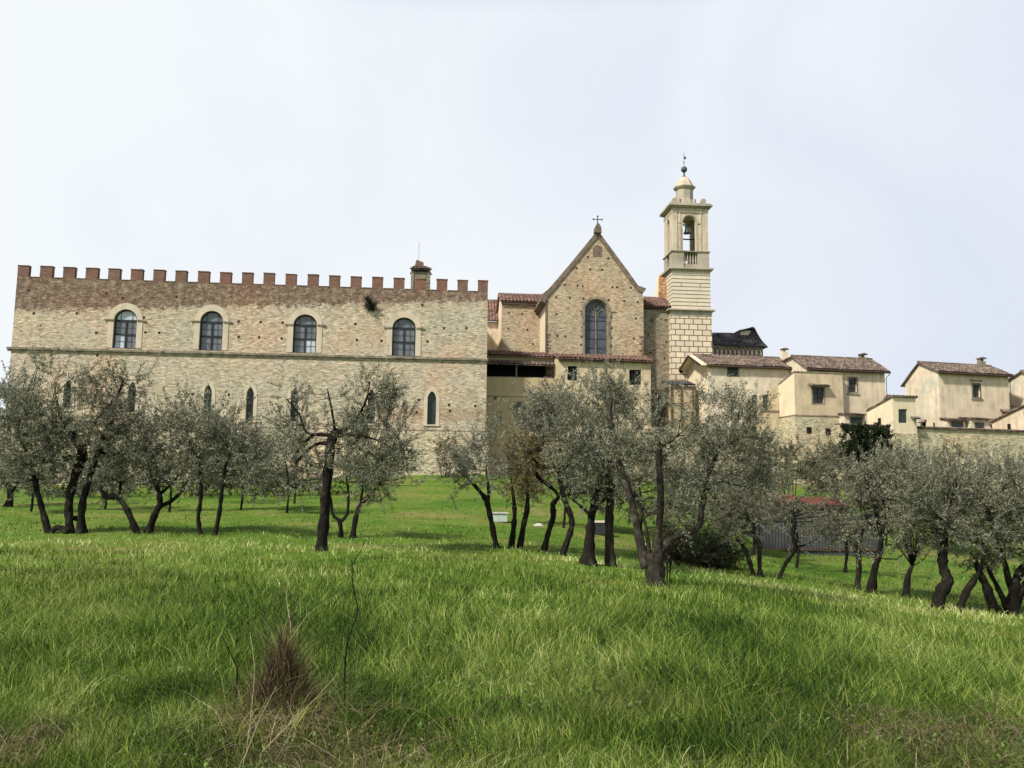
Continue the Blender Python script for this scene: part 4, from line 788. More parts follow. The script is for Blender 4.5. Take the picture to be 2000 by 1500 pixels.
FN = Fr(1590, 1040, 41.5, 4); fe = empty('metal_fence', FN.loc, FN.a, 'long grey corrugated metal fence on the grass before the red roofed sheds', 'fence')
b = MB(); zf0 = FN.q(1590, 1072)[1] - .3; zf1 = FN.q(1590, 1004)[1]; corr(b, FN.q(1470, 1040)[0], FN.q(1725, 1040)[0], 0, zf0, zf1, .15); b.build('panel', M['metal'], fe, recalc=False)
b = MB(); b.box(FN.q(1470, 1040)[0], FN.q(1725, 1040)[0], -.06, -.01, FN.q(1590, 1072)[1] - .08, FN.q(1590, 1072)[1] + .05); b.build('bottom_rail', M['gutter'], fe)
# small things left on the grass under the olives
Yb = 40
p = atY(976, 1004, Yb); o = empty('crate', (p.x, p.y, float(gz(p.x, p.y))), .1, 'low pale green box with white lid on the grass behind the olive trunks', 'crate')
MB().box(-.32, .32, -.25, .25, 0, .36).build('body', M['palegreen'], o); MB().box(-.38, .38, -.3, .3, .362, .42).build('lid', M['white'], o)
p = atY(1168, 1020, 38); o = empty('crate', (p.x, p.y, float(gz(p.x, p.y))), -.1, 'dark open crate with a pale lid standing under the olives', 'crate')
MB().box(-.38, .38, -.3, .3, 0, .5).build('body', M['wframe'], o); MB().box(-.42, .42, -.34, .34, .502, .58).build('lid', M['trim'], o)
def rock(px, py, Y, s, label):
    p = atY(px, py, Y); z = float(gz(p.x, p.y)); n = 10; mb = MB()
    prof = [(.05, -.1), (.9, 0), (1, .35), (.75, .7), (.3, .85)]; mb.lathe(prof, (0, 0), n); mb.v = [(v[0] * s * random.uniform(.8, 1.2) * 1.4, v[1] * s * random.uniform(.8, 1.2), v[2] * s * random.uniform(.8, 1.15)) for v in mb.v]
    o = mb.build('stone', M['white'], None); o.location = (p.x, p.y, z - .03); tag(o, label, 'stone')
rock(1052, 1014, 40, .19, 'pale white stone lying on the grass between two olive trunks')
rock(1262, 1002, 36, .10, 'small white stone in the grass left of the big forked olive')
# ---------------- vegetation ----------------
def leaves_mesh(name, P, Dr, Ln, Wd, mat, parent, rnd):
    n = len(P); a = RNG.normal(size=(n, 3)); S = np.cross(Dr, a); S /= np.linalg.norm(S, axis=1)[:, None] + 1e-9
    Ln = Ln[:, None]; Wd = Wd[:, None]
    V = np.stack([P, P + Dr * Ln * .5 + S * Wd * .5, P + Dr * Ln, P + Dr * Ln * .5 - S * Wd * .5], 1).reshape(-1, 3)
    return mesh_np(name, V, np.arange(n * 4).reshape(-1, 4), mat, parent, rnd)
def twig_tubes(name, A, B, r0, mat, parent):
    n = len(A); mid = (A + B) / 2 + RNG.normal(size=(n, 3)) * .03 * np.linalg.norm(B - A, axis=1)[:, None] * 2
    d = B - A; d /= np.linalg.norm(d, axis=1)[:, None] + 1e-9; a = np.cross(d, RNG.normal(size=(n, 3))); a /= np.linalg.norm(a, axis=1)[:, None] + 1e-9; b = np.cross(d, a)
    vs = []
    for P, k in ((A, 1.0), (mid, .7), (B, .25)):
        for t in range(3): vs.append(P + (a * math.cos(2.094 * t) + b * math.sin(2.094 * t)) * (r0 * k)[:, None])
    V = np.stack(vs, 1).reshape(-1, 3); base = (np.arange(n) * 9)[:, None]; fs = []
    for j in range(2):
        for t in range(3): fs.append(base + np.array([[j * 3 + t, j * 3 + (t + 1) % 3, j * 3 + 3 + (t + 1) % 3, j * 3 + 3 + t]]))
    return mesh_np(name, V, np.concatenate(fs), mat, parent)
def unit(v): return v / (np.linalg.norm(v, axis=-1, keepdims=True) + 1e-9)
def smooth_path(pts, rad, sub=4):
    pts = [Vector(p) for p in pts]; out = []; rr = []
    for i in range(len(pts) - 1):
        p0 = pts[max(i - 1, 0)]; p1 = pts[i]; p2 = pts[i + 1]; p3 = pts[min(i + 2, len(pts) - 1)]
        for k in range(sub):
            t = k / sub; out.append(.5 * ((2 * p1) + (p2 - p0) * t + (2 * p0 - 5 * p1 + 4 * p2 - p3) * t * t + (3 * p1 - 3 * p2 + p3 - p0) * t ** 3)); rr.append(rad[i] * (1 - t) + rad[i + 1] * t)
    out.append(pts[-1]); rr.append(rad[-1]); return out, rr
NTREE = 0
def tree(label, base, stems, crown, Y=None, leaf='leaf', bark='bark', k=.0115, name='olive_tree', cat='olive tree', group='olive trees in the meadow', lsize=1.0, per=52, shoots=1.0, twl=.55, depthk=.9, twigm='twig', wisp=.0):
    """stems: polylines of (px,py,radius_px); crown: ellipsoids (px,py,rx,ry[,weight])"""
    global NTREE; NTREE += 1
    if Y is None: Y = ground_hit(*base)
    sc = Y / FPX; B = atY(base[0], base[1], Y); zg = float(gz(B.x, B.y)); root = empty(name, (B.x, B.y, zg), 0, label, cat, group)
    off = Vector((B.x, B.y, zg)); tips = []; mb = MB()
    for st in stems:
        dy = random.uniform(-.35, .35); pts = []; n = len(st); rad = []
        for i, (x, y, r_) in enumerate(st):
            p = atY(x, y, Y + dy * i / max(1, n - 1)) - off
            if i == 0 and y >= base[1] - 8: p.z = -.12
            pts.append(p); rad.append(r_ * sc * .84)
        pp, rr = smooth_path(pts, rad)
        rr = [r_ * (1 + .13 * math.sin(i * 2.3 + dy * 9) + random.uniform(-.06, .06)) for i, r_ in enumerate(rr)]
        if rad[0] > 2.2 * sc and st[0][1] >= base[1] - 8: rr[0] *= 1.35; rr[1] *= 1.12
        k0v = len(mb.v); mb.tube(pp, rr, 11); ang = [random.uniform(.80, 1.18) for _ in range(11)]; tw = random.uniform(-.35, .35)
        for i_, (pc, _r) in enumerate(zip(pp, rr)):
            for a_ in range(11):
                t_ = (a_ + tw * i_) % 11; f_ = ang[int(t_)] * (1 - t_ % 1) + ang[(int(t_) + 1) % 11] * (t_ % 1); v_ = Vector(mb.v[k0v + i_ * 11 + a_]); mb.v[k0v + i_ * 11 + a_] = tuple(pc + (v_ - pc) * f_)
        tips += [(p, r_) for p, r_ in zip(pp[len(pp) // 2:], rr[len(pp) // 2:])]
    if mb.v:
        for i, v in enumerate(mb.v): mb.v[i] = (v[0] + random.uniform(-.012, .012), v[1] + random.uniform(-.012, .012), v[2])
    trunk = mb.build('trunk', M[bark], root, smooth=True) if mb.v else None
    PA_, DA_, TA, TB = [], [], [], []; bm_ = MB()
    for c in crown:
        x, y, rx, ry = c[:4]; wt = c[4] if len(c) > 4 else 1; C = np.array(atY(x, y, Y) - off); rd = np.array([rx * sc, min(rx * sc * depthk, 2.6), ry * sc])
        nt_ = max(8, int(math.pi * rx * ry * k * wt)); nb = max(7, int(nt_ / 17)); u = unit(RNG.normal(size=(nb, 3))) * (RNG.random((nb, 1)) ** .42) * .88; bc = C + u * rd
        br_ = (.20 + .16 * RNG.random(nb)) * (1.15 if rx < 60 else 1)
        if tips:
            for j in range(nb):
                tp = min(tips, key=lambda t: (Vector(bc[j]) - t[0]).length + max(0, t[0].z - bc[j][2]) * .8); a = tp[0]; e = Vector(bc[j]); mid = a.lerp(e, .5) + Vector((random.uniform(-.12, .12), random.uniform(-.12, .12), random.uniform(-.12, .06))) * (e - a).length
                r_ = min(tp[1] * .6, .011 + .009 * (e - a).length); pp, rr = smooth_path([a, mid, e], [r_, r_ * .6, r_ * .25], 3); bm_.tube(pp, rr, 5)
        ids = RNG.integers(0, nb, nt_); P0 = bc[ids] + RNG.normal(size=(nt_, 3)) * (rd * br_[ids][:, None]) * .62
        o = unit((P0 - C) / rd); Dd = unit(o * .8 + RNG.normal(size=(nt_, 3)) * .55 + np.array([0, 0, .35])); ln = twl * (.5 + RNG.random(nt_)) * min(1.6, max(.8, Y / 24))
        up = (RNG.random(nt_) < .10 * shoots) & (P0[:, 2] > C[2] + rd[2] * .25); Dd[up] = unit(np.array([0, 0, 1.0]) + RNG.normal(size=(up.sum(), 3)) * .28); ln[up] *= 1.7
        E_ = P0 + Dd * ln[:, None]; TA.append(P0); TB.append(E_)
        m_ = 8; src = bc[ids]; sel = RNG.random(nt_) < .45; TA.append(src[sel]); TB.append(P0[sel])
        t = RNG.random((nt_, per)); Lp = P0[:, None] + Dd[:, None] * (ln[:, None] * t)[..., None] + RNG.normal(size=(nt_, per, 3)) * .02
        Ld = unit(Dd[:, None] * .65 + RNG.normal(size=(nt_, per, 3)) * .62); PA_.append(Lp.reshape(-1, 3)); DA_.append(Ld.reshape(-1, 3))
    if bm_.v: bm_.build('branches', M[bark], root, smooth=True)
    A = np.concatenate(TA); Bq = np.concatenate(TB); kf = max(.75, Y / 24)
    twig_tubes('twigs', A, Bq, np.full(len(A), .0048 * kf), M[twigm], root)
    if per:
        P = np.concatenate(PA_); Dv = np.concatenate(DA_); n = len(P); L_ = .078 * lsize * kf * (.6 + .7 * RNG.random(n)); leaves_mesh('foliage', P, Dv, L_, L_ * .27, M[leaf], root, np.clip(RNG.random(n) ** 1.15 * .85 + np.repeat(RNG.random(n // per), per) * .25 - .05, 0, 1))
    return root
# --- the row at the left
tree('olive cut by the left edge with a low forked dark trunk', (15, 990), [[(15, 992, 9), (20, 965, 6), (5, 930, 4), (-8, 900, 3)], [(19, 968, 4), (33, 945, 3), (42, 905, 2)]], [(-5, 880, 80, 90), (20, 800, 50, 60, .8)])
tree('olive with a leaning trunk just left of the broad double trunked one', (98, 1042), [[(98, 1043, 11), (84, 1000, 7), (70, 950, 6), (60, 900, 4), (35, 850, 3)], [(70, 950, 4), (85, 900, 3), (110, 860, 2.5)], [(92, 1036, 7), (112, 1030, 6), (134, 1040, 8)]], [(60, 860, 85, 75), (50, 780, 55, 70, .75), (30, 930, 50, 40, .6), (75, 725, 45, 35, .25)])
tree('broad olive with two thick dark trunks side by side at the left', (148, 1042), [[(138, 1043, 11), (134, 985, 9), (148, 925, 10), (160, 885, 12), (145, 855, 8), (120, 815, 4), (108, 770, 2)], [(159, 1043, 11), (160, 990, 8), (176, 930, 6), (193, 880, 6), (208, 840, 4), (230, 810, 3)], [(160, 885, 5), (185, 825, 4), (228, 775, 2.5), (240, 740, 1.5)], [(193, 880, 4), (215, 890, 2.5), (240, 882, 1.5)], [(138, 1010, 6), (160, 1015, 6)]], [(150, 840, 105, 80, .85), (235, 810, 80, 70, .6), (100, 900, 70, 50, .7), (250, 890, 70, 55, .7), (250, 745, 65, 40, .22), (120, 745, 60, 50, .28)])
tree('olive whose trunk bends hard left above the grass', (268, 1042), [[(270, 1045, 7), (252, 1005, 6.5), (232, 972, 6), (208, 970, 6), (196, 955, 3)], [(232, 972, 4), (236, 945, 2.5)]], [(215, 940, 45, 32, .8), (250, 915, 55, 40, .7)])
tree('olive forking low into two curved limbs like a Y, third trunk group from the left', (290, 1042), [[(288, 1044, 10), (300, 1010, 8), (312, 985, 7), (308, 955, 5), (296, 930, 4), (292, 895, 2.5)], [(308, 990, 6), (335, 978, 4.5), (355, 958, 3.5), (372, 930, 2)], [(312, 965, 4), (335, 945, 3.5), (358, 915, 3), (375, 880, 2.5), (385, 840, 1.5)]], [(340, 870, 85, 75), (300, 910, 60, 45, .8), (390, 860, 55, 65, .6), (350, 800, 40, 30, .22)])
tree('slender olive with one thin slightly bowed trunk, left of a matching pair', (392, 1046), [[(396, 1048, 6), (387, 1015, 5), (392, 975, 5), (392, 940, 4), (385, 900, 3)]], [(395, 890, 62, 62, .9), (370, 850, 40, 45, .6)])
tree('slender olive with a thin trunk leaning right, right of a matching pair', (418, 1046), [[(418, 1048, 6.5), (428, 1005, 5), (433, 965, 4.5), (438, 920, 3.5), (450, 880, 2)]], [(470, 900, 85, 62), (440, 850, 50, 50, .7)])
# --- centre left
tree('lone olive with one straight thick dark trunk and a ragged lopsided crown against the palace', (627, 1076), [[(627, 1078, 15), (634, 1010, 12), (639, 940, 12), (646, 875, 12), (652, 848, 11), (663, 842, 7)],
      [(648, 868, 6), (625, 866, 4), (600, 880, 3), (578, 905, 2)], [(650, 852, 6), (620, 848, 4.5), (598, 860, 4), (580, 883, 3)], [(652, 850, 5), (600, 845, 3), (585, 810, 2), (560, 780, 1.5)], [(655, 850, 7), (690, 825, 3), (715, 780, 2.5), (722, 745, 1.5)], [(655, 848, 4), (648, 800, 2), (640, 760, 1.2)], [(655, 850, 6), (700, 850, 3), (740, 860, 2)]],
      [(725, 870, 78, 80, 1.15), (715, 790, 55, 60, .8), (600, 830, 65, 50, .28), (780, 850, 45, 70, .55), (570, 790, 35, 35, .3), (630, 900, 75, 50, .5), (640, 775, 50, 35, .16)], leaf='leaf')
tree('small twisted olive with two spindly stems behind the lone straight trunk', (668, 1050), [[(666, 1052, 6), (664, 1020, 5), (650, 1005, 3.5), (645, 970, 3)], [(664, 1020, 5), (678, 1003, 4), (680, 960, 3.5), (676, 930, 2)]], [(700, 920, 75, 40, .8)])
tree('olive with a narrow trunk leaning right beside the spindly pair, centre left', (689, 1051), [[(688, 1053, 7), (695, 1010, 5.5), (705, 985, 5), (725, 965, 4), (745, 940, 2)], [(705, 985, 4), (708, 955, 2.5)]], [(750, 915, 68, 52), (790, 940, 30, 25, .4)])
# --- centre right group
tree('olive with a low rounded crown and leaning trunk, leftmost in the centre group', (970, 1071), [[(972, 1073, 7), (962, 1030, 6), (954, 990, 6), (945, 970, 5), (925, 945, 3)], [(952, 985, 5), (955, 955, 4), (950, 920, 2.5)], [(945, 970, 3), (900, 920, 2)]], [(940, 915, 68, 55), (905, 930, 35, 35, .6)], leaf='leaf_g')
tree('olive with two thin trunks in a V and rusty yellow foliage in its crown', (1002, 1071), [[(998, 1073, 8), (1004, 1020, 6), (1004, 985, 5), (1000, 950, 3)], [(1013, 1073, 7), (1022, 1030, 6), (1030, 990, 6), (1030, 955, 3)]], [(1030, 900, 62, 62), (1015, 950, 50, 28, .5)], leaf='leaf_o')
tree('olive with an S-shaped thin trunk hooked left at the top, in the centre group', (1061, 1077), [[(1060, 1079, 8), (1070, 1045, 6), (1080, 1010, 6), (1080, 985, 6), (1090, 965, 4), (1050, 930, 4), (1050, 905, 4), (1035, 892, 2)]], [(1080, 830, 85, 75), (1020, 860, 60, 60, .7), (1060, 900, 60, 50, .6)], leaf='leaf_g')
tree('olive with a strongly bent zigzag trunk in the middle of the centre group', (1095, 1085), [[(1093, 1087, 8), (1110, 1050, 6.5), (1117, 1020, 6.5), (1108, 990, 6.5), (1098, 962, 6), (1092, 930, 4)]], [(1130, 800, 90, 70), (1130, 890, 75, 65, .7)], leaf='leaf_g')
tree('olive with a thick trunk flared wide at its foot', (1148, 1103), [[(1148, 1106, 22), (1150, 1075, 13), (1153, 1030, 10), (1158, 990, 8), (1170, 950, 5)], [(1153, 1005, 5), (1130, 985, 3), (1110, 970, 2)], [(1155, 1000, 5), (1180, 975, 3), (1200, 950, 2)]], [(1165, 860, 90, 85), (1150, 950, 60, 35, .6)])
tree('olive with a straight pillar-like grey trunk next to the big forked one', (1192, 1106), [[(1194, 1109, 14), (1190, 1060, 10), (1190, 1010, 10), (1192, 975, 9), (1185, 930, 5)]], [(1215, 800, 85, 65, .9), (1180, 930, 70, 50, .6)], bark='bark_pale')
tree('big spreading olive with a stout base splitting into pale limbs, right of centre', (1278, 1143),
     [[(1278, 1147, 27), (1280, 1110, 24), (1277, 1080, 22)], [(1262, 1110, 12), (1250, 1060, 10), (1238, 1000, 9), (1228, 960, 9), (1212, 915, 8), (1195, 860, 7), (1190, 810, 6), (1195, 775, 3)], [(1280, 1085, 14), (1287, 1030, 8), (1290, 970, 9), (1288, 915, 8), (1290, 875, 7), (1312, 860, 4), (1325, 850, 3)],
      [(1288, 1080, 14), (1310, 1055, 8), (1340, 1042, 8), (1364, 1028, 9), (1372, 985, 7), (1378, 940, 6), (1392, 905, 4), (1405, 880, 3.5), (1425, 872, 2)], [(1268, 1090, 6), (1262, 1030, 4), (1240, 960, 3)], [(1376, 960, 4), (1400, 945, 3), (1425, 925, 2)], [(1290, 880, 4), (1285, 830, 3), (1300, 790, 2)]],
     [(1330, 880, 125, 75, .8), (1425, 855, 90, 75, .75), (1235, 860, 75, 80, .5), (1300, 950, 100, 50, .3), (1440, 930, 80, 60, .6), (1380, 810, 100, 45, .35), (1470, 800, 45, 40, .3), (1310, 1010, 55, 40, .12)], leaf='leaf', bark='bark_pale')
# --- right of the big tree
tree('gnarled sapling-thin olive pair of stems bending toward the shed fence', (1478, 1126), [[(1474, 1128, 6), (1462, 1090, 5), (1448, 1062, 5), (1438, 1052, 3)], [(1484, 1128, 6), (1483, 1085, 5), (1482, 1058, 6), (1462, 1042, 4.5), (1450, 1040, 3)], [(1468, 1042, 4), (1475, 1025, 3.5), (1462, 1015, 3), (1458, 1005, 2)]], [(1420, 1005, 55, 45, .6), (1470, 985, 50, 40, .35)], leaf='leaf_m')
tree('thin crooked olive leaning right before the grey metal fence', (1520, 1131), [[(1518, 1133, 4), (1535, 1100, 4), (1553, 1070, 5), (1548, 1045, 5), (1552, 1020, 4), (1550, 1000, 2)], [(1553, 1070, 2.5), (1580, 1062, 1.5)]], [(1540, 985, 55, 35, .35), (1590, 1010, 50, 40, .4)], leaf='leaf_m')
tree('thin olive with a pale slender trunk at the crest right of the metal fence', (1675, 1152), [[(1673, 1154, 7), (1678, 1110, 6), (1676, 1075, 6), (1682, 1050, 4), (1690, 1020, 2)], [(1676, 1075, 4), (1655, 1050, 2)]], [(1690, 1010, 72, 62, .8)], bark='bark_pale')
tree('olive with a short thick trunk on a dark earthy foot, behind the crest', (1705, 1142), [[(1700, 1143, 13), (1708, 1115, 8), (1716, 1085, 7), (1722, 1050, 5)]], [(1740, 980, 90, 65, 1.1), (1700, 935, 60, 35, .5)], Y=24.5)
tree('olive with a short stubby trunk on a bank, between two thicker neighbours', (1770, 1150), [[(1768, 1152, 12), (1773, 1128, 6), (1782, 1105, 4)]], [(1790, 1020, 85, 65), (1760, 950, 70, 50, .7)], Y=24.5)
tree('olive with one thick bulging black trunk at the right', (1830, 1188), [[(1828, 1191, 15), (1836, 1160, 13), (1850, 1135, 14), (1842, 1110, 11), (1840, 1080, 11), (1845, 1055, 7), (1850, 1010, 4)]], [(1830, 1000, 105, 85, 1.15), (1860, 925, 70, 45, .4)], leaf='leaf')
tree('olive with a slanting bare trunk forming a leg toward the multi stemmed tree', (1868, 1194), [[(1868, 1197, 9), (1885, 1160, 8), (1905, 1130, 7), (1915, 1110, 5), (1925, 1070, 3)]], [(1900, 1030, 75, 60, .8)])
tree('large multi stemmed olive at the right edge fanning out from one thick foot', (1972, 1205), [[(1975, 1208, 17), (1978, 1170, 14), (1985, 1130, 9), (2010, 1090, 6)], [(1950, 1200, 14), (1928, 1150, 9), (1912, 1115, 7), (1905, 1090, 4)], [(1970, 1190, 8), (1945, 1140, 5), (1925, 1100, 4)], [(1985, 1180, 8), (2003, 1140, 6), (2030, 1100, 5)], [(1975, 1150, 6), (1950, 1060, 5), (1935, 1015, 7), (1920, 980, 5)]], [(1960, 1020, 105, 95, 1.15), (1985, 940, 70, 60, .6), (2050, 1020, 80, 100, .8)])
# --- farther trees filling the slope
far = 'grey olives farther up the slope'
def ftree(label, x, Y, crown, leaf='leaf_g', **kw):
    yb = crown[0][1] + crown[0][3] + 14
    cx_, cy_, rx_, ry_ = crown[0][:4]; P = atY(x, cy_, Y); zg = float(gz(P.x, P.y)); py = 750
    lo_y = next((y for y in range(700, 1300) if atY(x, y, Y).z < zg), 1000)
    tree(label, (x, lo_y), [[(x, lo_y + 1, 5 * 24 / Y), (x + 4, (lo_y + cy_) / 2, 4 * 24 / Y), (x - 3, cy_, 3 * 24 / Y)]], crown, Y=Y, leaf=leaf, group=kw.pop('group', far), **kw)
ftree('farther grey olive left of the first double trunk, dark stem', 60, 42, [(60, 930, 70, 45), (20, 910, 50, 45, .7)])
ftree('farther olive seen between the double trunk and the bent one', 205, 44, [(215, 925, 75, 45), (160, 930, 50, 35, .7)])
ftree('farther olive behind the Y-forked one', 330, 43, [(335, 925, 75, 42), (280, 930, 50, 35, .7)])
ftree('farther rounded grey olive right of the slender pair', 470, 44, [(480, 905, 80, 58), (520, 925, 50, 40, .7)])
ftree('farther grey olive directly behind the lone straight trunk, left side', 560, 42, [(565, 900, 70, 58), (600, 930, 50, 32, .6)])
ftree('tall pale olive near the palace windows behind the lone tree', 575, 50, [(575, 850, 45, 50, .5), (560, 790, 22, 35, .25)])
ftree('farther olive filling the gap behind the Y fork and slender pair', 430, 52, [(425, 880, 60, 55, .7), (410, 830, 25, 45, .4)])
ftree('farther olive behind the centre group', 1100, 40, [(1090, 930, 80, 45, .9), (1160, 930, 80, 50, 1)], leaf='leaf')
ftree('farther olive behind the big forked tree, left', 1250, 42, [(1240, 940, 90, 60, 1.3), (1310, 950, 80, 70, 1.3)], leaf='leaf')
ftree('farther olive above the shaded undergrowth', 1400, 38, [(1395, 975, 90, 66, 1.6), (1450, 1000, 60, 35, .8)], leaf='leaf_m')
ftree('farther pale olive left of the metal sheds', 1470, 36, [(1455, 1005, 65, 48, 1.2), (1490, 960, 60, 35, 1)], leaf='leaf_m')
ftree('grey olive scrub tree above the half hidden shed', 1530, 55, [(1540, 925, 75, 45, 1.2), (1500, 900, 50, 45, .9)], leaf='leaf_m')
ftree('grey olive on the bank below the square block', 1620, 58, [(1625, 928, 75, 42, 1.3), (1590, 905, 50, 28, .9)], leaf='leaf_m')
ftree('olive between the red shed roof and the boundary wall', 1730, 50, [(1720, 930, 80, 42, 1.2), (1765, 910, 60, 32, .8)], leaf='leaf_g')
ftree('farther olive under the boundary wall at the right', 1840, 48, [(1830, 935, 85, 45, 1.2), (1880, 965, 70, 45, 1)], leaf='leaf_g')
ftree('farther olive under the boundary wall at the picture edge', 1960, 46, [(1960, 940, 80, 55, 1.1), (2020, 950, 50, 60, .8)], leaf='leaf_g')
ftree('thin grey olive veiling the metal fence, left half', 1555, 33, [(1545, 1020, 60, 40, .45), (1500, 990, 50, 35, .5)], leaf='leaf_m')
ftree('thin grey olive veiling the right end of the metal fence', 1650, 32, [(1665, 1020, 65, 45, .8), (1620, 1030, 45, 35, .6), (1690, 980, 50, 35, .6)], leaf='leaf_m')
# evergreen, shrubs
tree('dense dark evergreen tree growing against the boundary wall', (1690, 935), [[(1690, 940, 4), (1690, 880, 3)]], [(1694, 874, 50, 42, 2.6), (1724, 862, 24, 28, 2), (1662, 895, 35, 34, 2), (1692, 848, 42, 15, 2.2)], Y=88, leaf='leaf_d', name='evergreen_tree', cat='evergreen', group=None, k=.03, lsize=.8, per=40, twl=.3, shoots=0, depthk=.6)
def shrub(label, x, y, Y, crown, leaf, per, k=.02, twigm='twig_b', group=None, name='shrub', stems=True, **kw):
    st = [[(x + dx, y, 1.4), (x + dx * 2, y - 20, 1)] for dx in (-4, 2, 6)] if stems else []
    return tree(label, (x, y), st, crown, Y=Y, leaf=leaf, per=per, k=k, twigm=twigm, name=name, cat='shrub', group=group, bark='bark', **kw)
shrub('reddish brown bare shrub against the foot of the palace wall', 868, 935, 88, [(868, 885, 28, 35, 1), (885, 910, 30, 25, .8)], 'leaf_b', 12)
shrub('tawny scrub under the square block, beside the dark evergreen', 1545, 935, 80, [(1540, 905, 60, 32, .8), (1500, 930, 50, 35, .8)], 'leaf_b', 10)
shrub('bare climbing bush with dry leaves on the boundary wall', 1835, 930, 80, [(1835, 905, 20, 40, .8), (1845, 870, 12, 22, .5)], 'leaf_o', 10)
shrub('leafless pale pinkish bush before the boundary wall at the right', 1910, 960, 60, [(1905, 905, 55, 42, .6), (1930, 880, 40, 28, .3)], 'leaf_b', 4)
shrub('black leafy undergrowth standing in for the tree shadow behind the big forked olive', 1370, 1105, 27, [(1365, 1075, 58, 36, 3.2), (1325, 1082, 34, 34, 3), (1405, 1095, 45, 20, 3)], 'leaf_d', 34, k=.02, name='bramble', shoots=0)  # black bush put in to paint the big tree's cast shadow
shrub('brown leafy sprouts at the crotch of the big forked olive', 1300, 1085, 20.5, [(1315, 1065, 28, 40, .35), (1300, 1020, 26, 30, .3)], 'leaf_b', 8, k=.02, name='tree_sprouts')
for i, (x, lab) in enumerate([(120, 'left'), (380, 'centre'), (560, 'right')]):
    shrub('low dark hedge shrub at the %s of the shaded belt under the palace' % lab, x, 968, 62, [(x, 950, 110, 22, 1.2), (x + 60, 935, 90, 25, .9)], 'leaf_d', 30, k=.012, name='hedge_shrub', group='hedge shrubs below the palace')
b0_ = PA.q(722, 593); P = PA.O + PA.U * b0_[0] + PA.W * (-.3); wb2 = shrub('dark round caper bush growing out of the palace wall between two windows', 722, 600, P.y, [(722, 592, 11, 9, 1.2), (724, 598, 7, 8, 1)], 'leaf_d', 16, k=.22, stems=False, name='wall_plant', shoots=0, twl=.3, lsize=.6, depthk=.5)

# ---------------- grass ----------------
def blades(name, P, H, lean, Wd, mat, rnd, parent=None, levels=3, droop=.5):
    n = len(P); th = RNG.random(n) * 6.283; s = np.stack([np.cos(th), np.sin(th), np.zeros(n)], 1); vs = []
    for k in range(levels):
        t = k / (levels - 1); c = P + np.array([0, 0, 1.0]) * (H * t * (1 - droop * .3 * t * t))[:, None] + lean * (H * (t ** 1.8))[:, None]
        w_ = Wd * (1 - t * .85) * .5; vs += [c - s * w_[:, None], c + s * w_[:, None]]
    V = np.stack(vs, 1).reshape(-1, 3); base = (np.arange(n) * levels * 2)[:, None]
    F = np.concatenate([base + np.array([[2 * k, 2 * k + 1, 2 * k + 3, 2 * k + 2]]) for k in range(levels - 1)]); r_ = np.tile(rnd, levels - 1)
    return mesh_np(name, V, F, mat, parent, r_)
def field(n, y0, y1, seed):
    g = np.random.default_rng(seed); U = g.random(n); y = 1 / (1 / y0 - U * (1 / y0 - 1 / y1)); s = g.uniform(-.86, .86, n); x = s * y; return g, x, y
def vnoise(x, y, sc, seed):
    g = np.random.default_rng(seed); T = g.random((128, 128)); a = x / sc + 300; b = y / sc + 300; i = np.floor(a).astype(int); j = np.floor(b).astype(int); fa = a - i; fb = b - j; fa = fa * fa * (3 - 2 * fa); fb = fb * fb * (3 - 2 * fb)
    q = lambda i, j: T[i % 128, j % 128]
    return q(i, j) * (1 - fa) * (1 - fb) + q(i + 1, j) * fa * (1 - fb) + q(i, j + 1) * (1 - fa) * fb + q(i + 1, j + 1) * fa * fb
g, x, y = field(440000, 3.4, 75, 3)
cl_ = vnoise(x, y, .45, 1) * .5 + vnoise(x, y, 1.8, 2) * .5; keep = g.random(len(x)) < .35 + cl_; x, y, cl_ = x[keep], y[keep], cl_[keep]; n = len(x)
H = (.08 + .15 * g.random(n) ** 1.6) * (.55 + .9 * cl_) * np.clip(1.35 - y / 40, .45, 1.25) * np.clip(.55 + (y - 4) * .12, .55, 1.1); Wd = np.clip(.0066 * (y / 6) ** .85, .0050, .036) * (.7 + .7 * g.random(n))
a = vnoise(x, y, .8, 5) * 6.283 * 2; lean = np.stack([np.cos(a) * .22 + g.normal(size=n) * .42, np.sin(a) * .22 + g.normal(size=n) * .42, np.zeros(n)], 1)
pale = np.exp(-((y - 24.5 + 4 * np.clip(x / y / .5, 0, 1)) / 2.6) ** 2) * .42; dryf = np.clip((5.6 - y) / 2.0, 0, 1) * .16
rnd = np.clip(g.random(n) ** 1.35 * .78 + pale + dryf + np.clip((8.5 - y) / 5, 0, 1) * .10 + (vnoise(x, y, 2.6, 8) - .5) * .30 + (vnoise(x, y, .35, 9) - .5) * .30 - .02, 0, 1)
gr = blades('meadow_grass', np.stack([x, y, gz(x, y) - .01], 1), H, lean, Wd, M['grass'], rnd); tag(gr, 'long green spring grass covering the meadow', 'grass', kind='stuff')
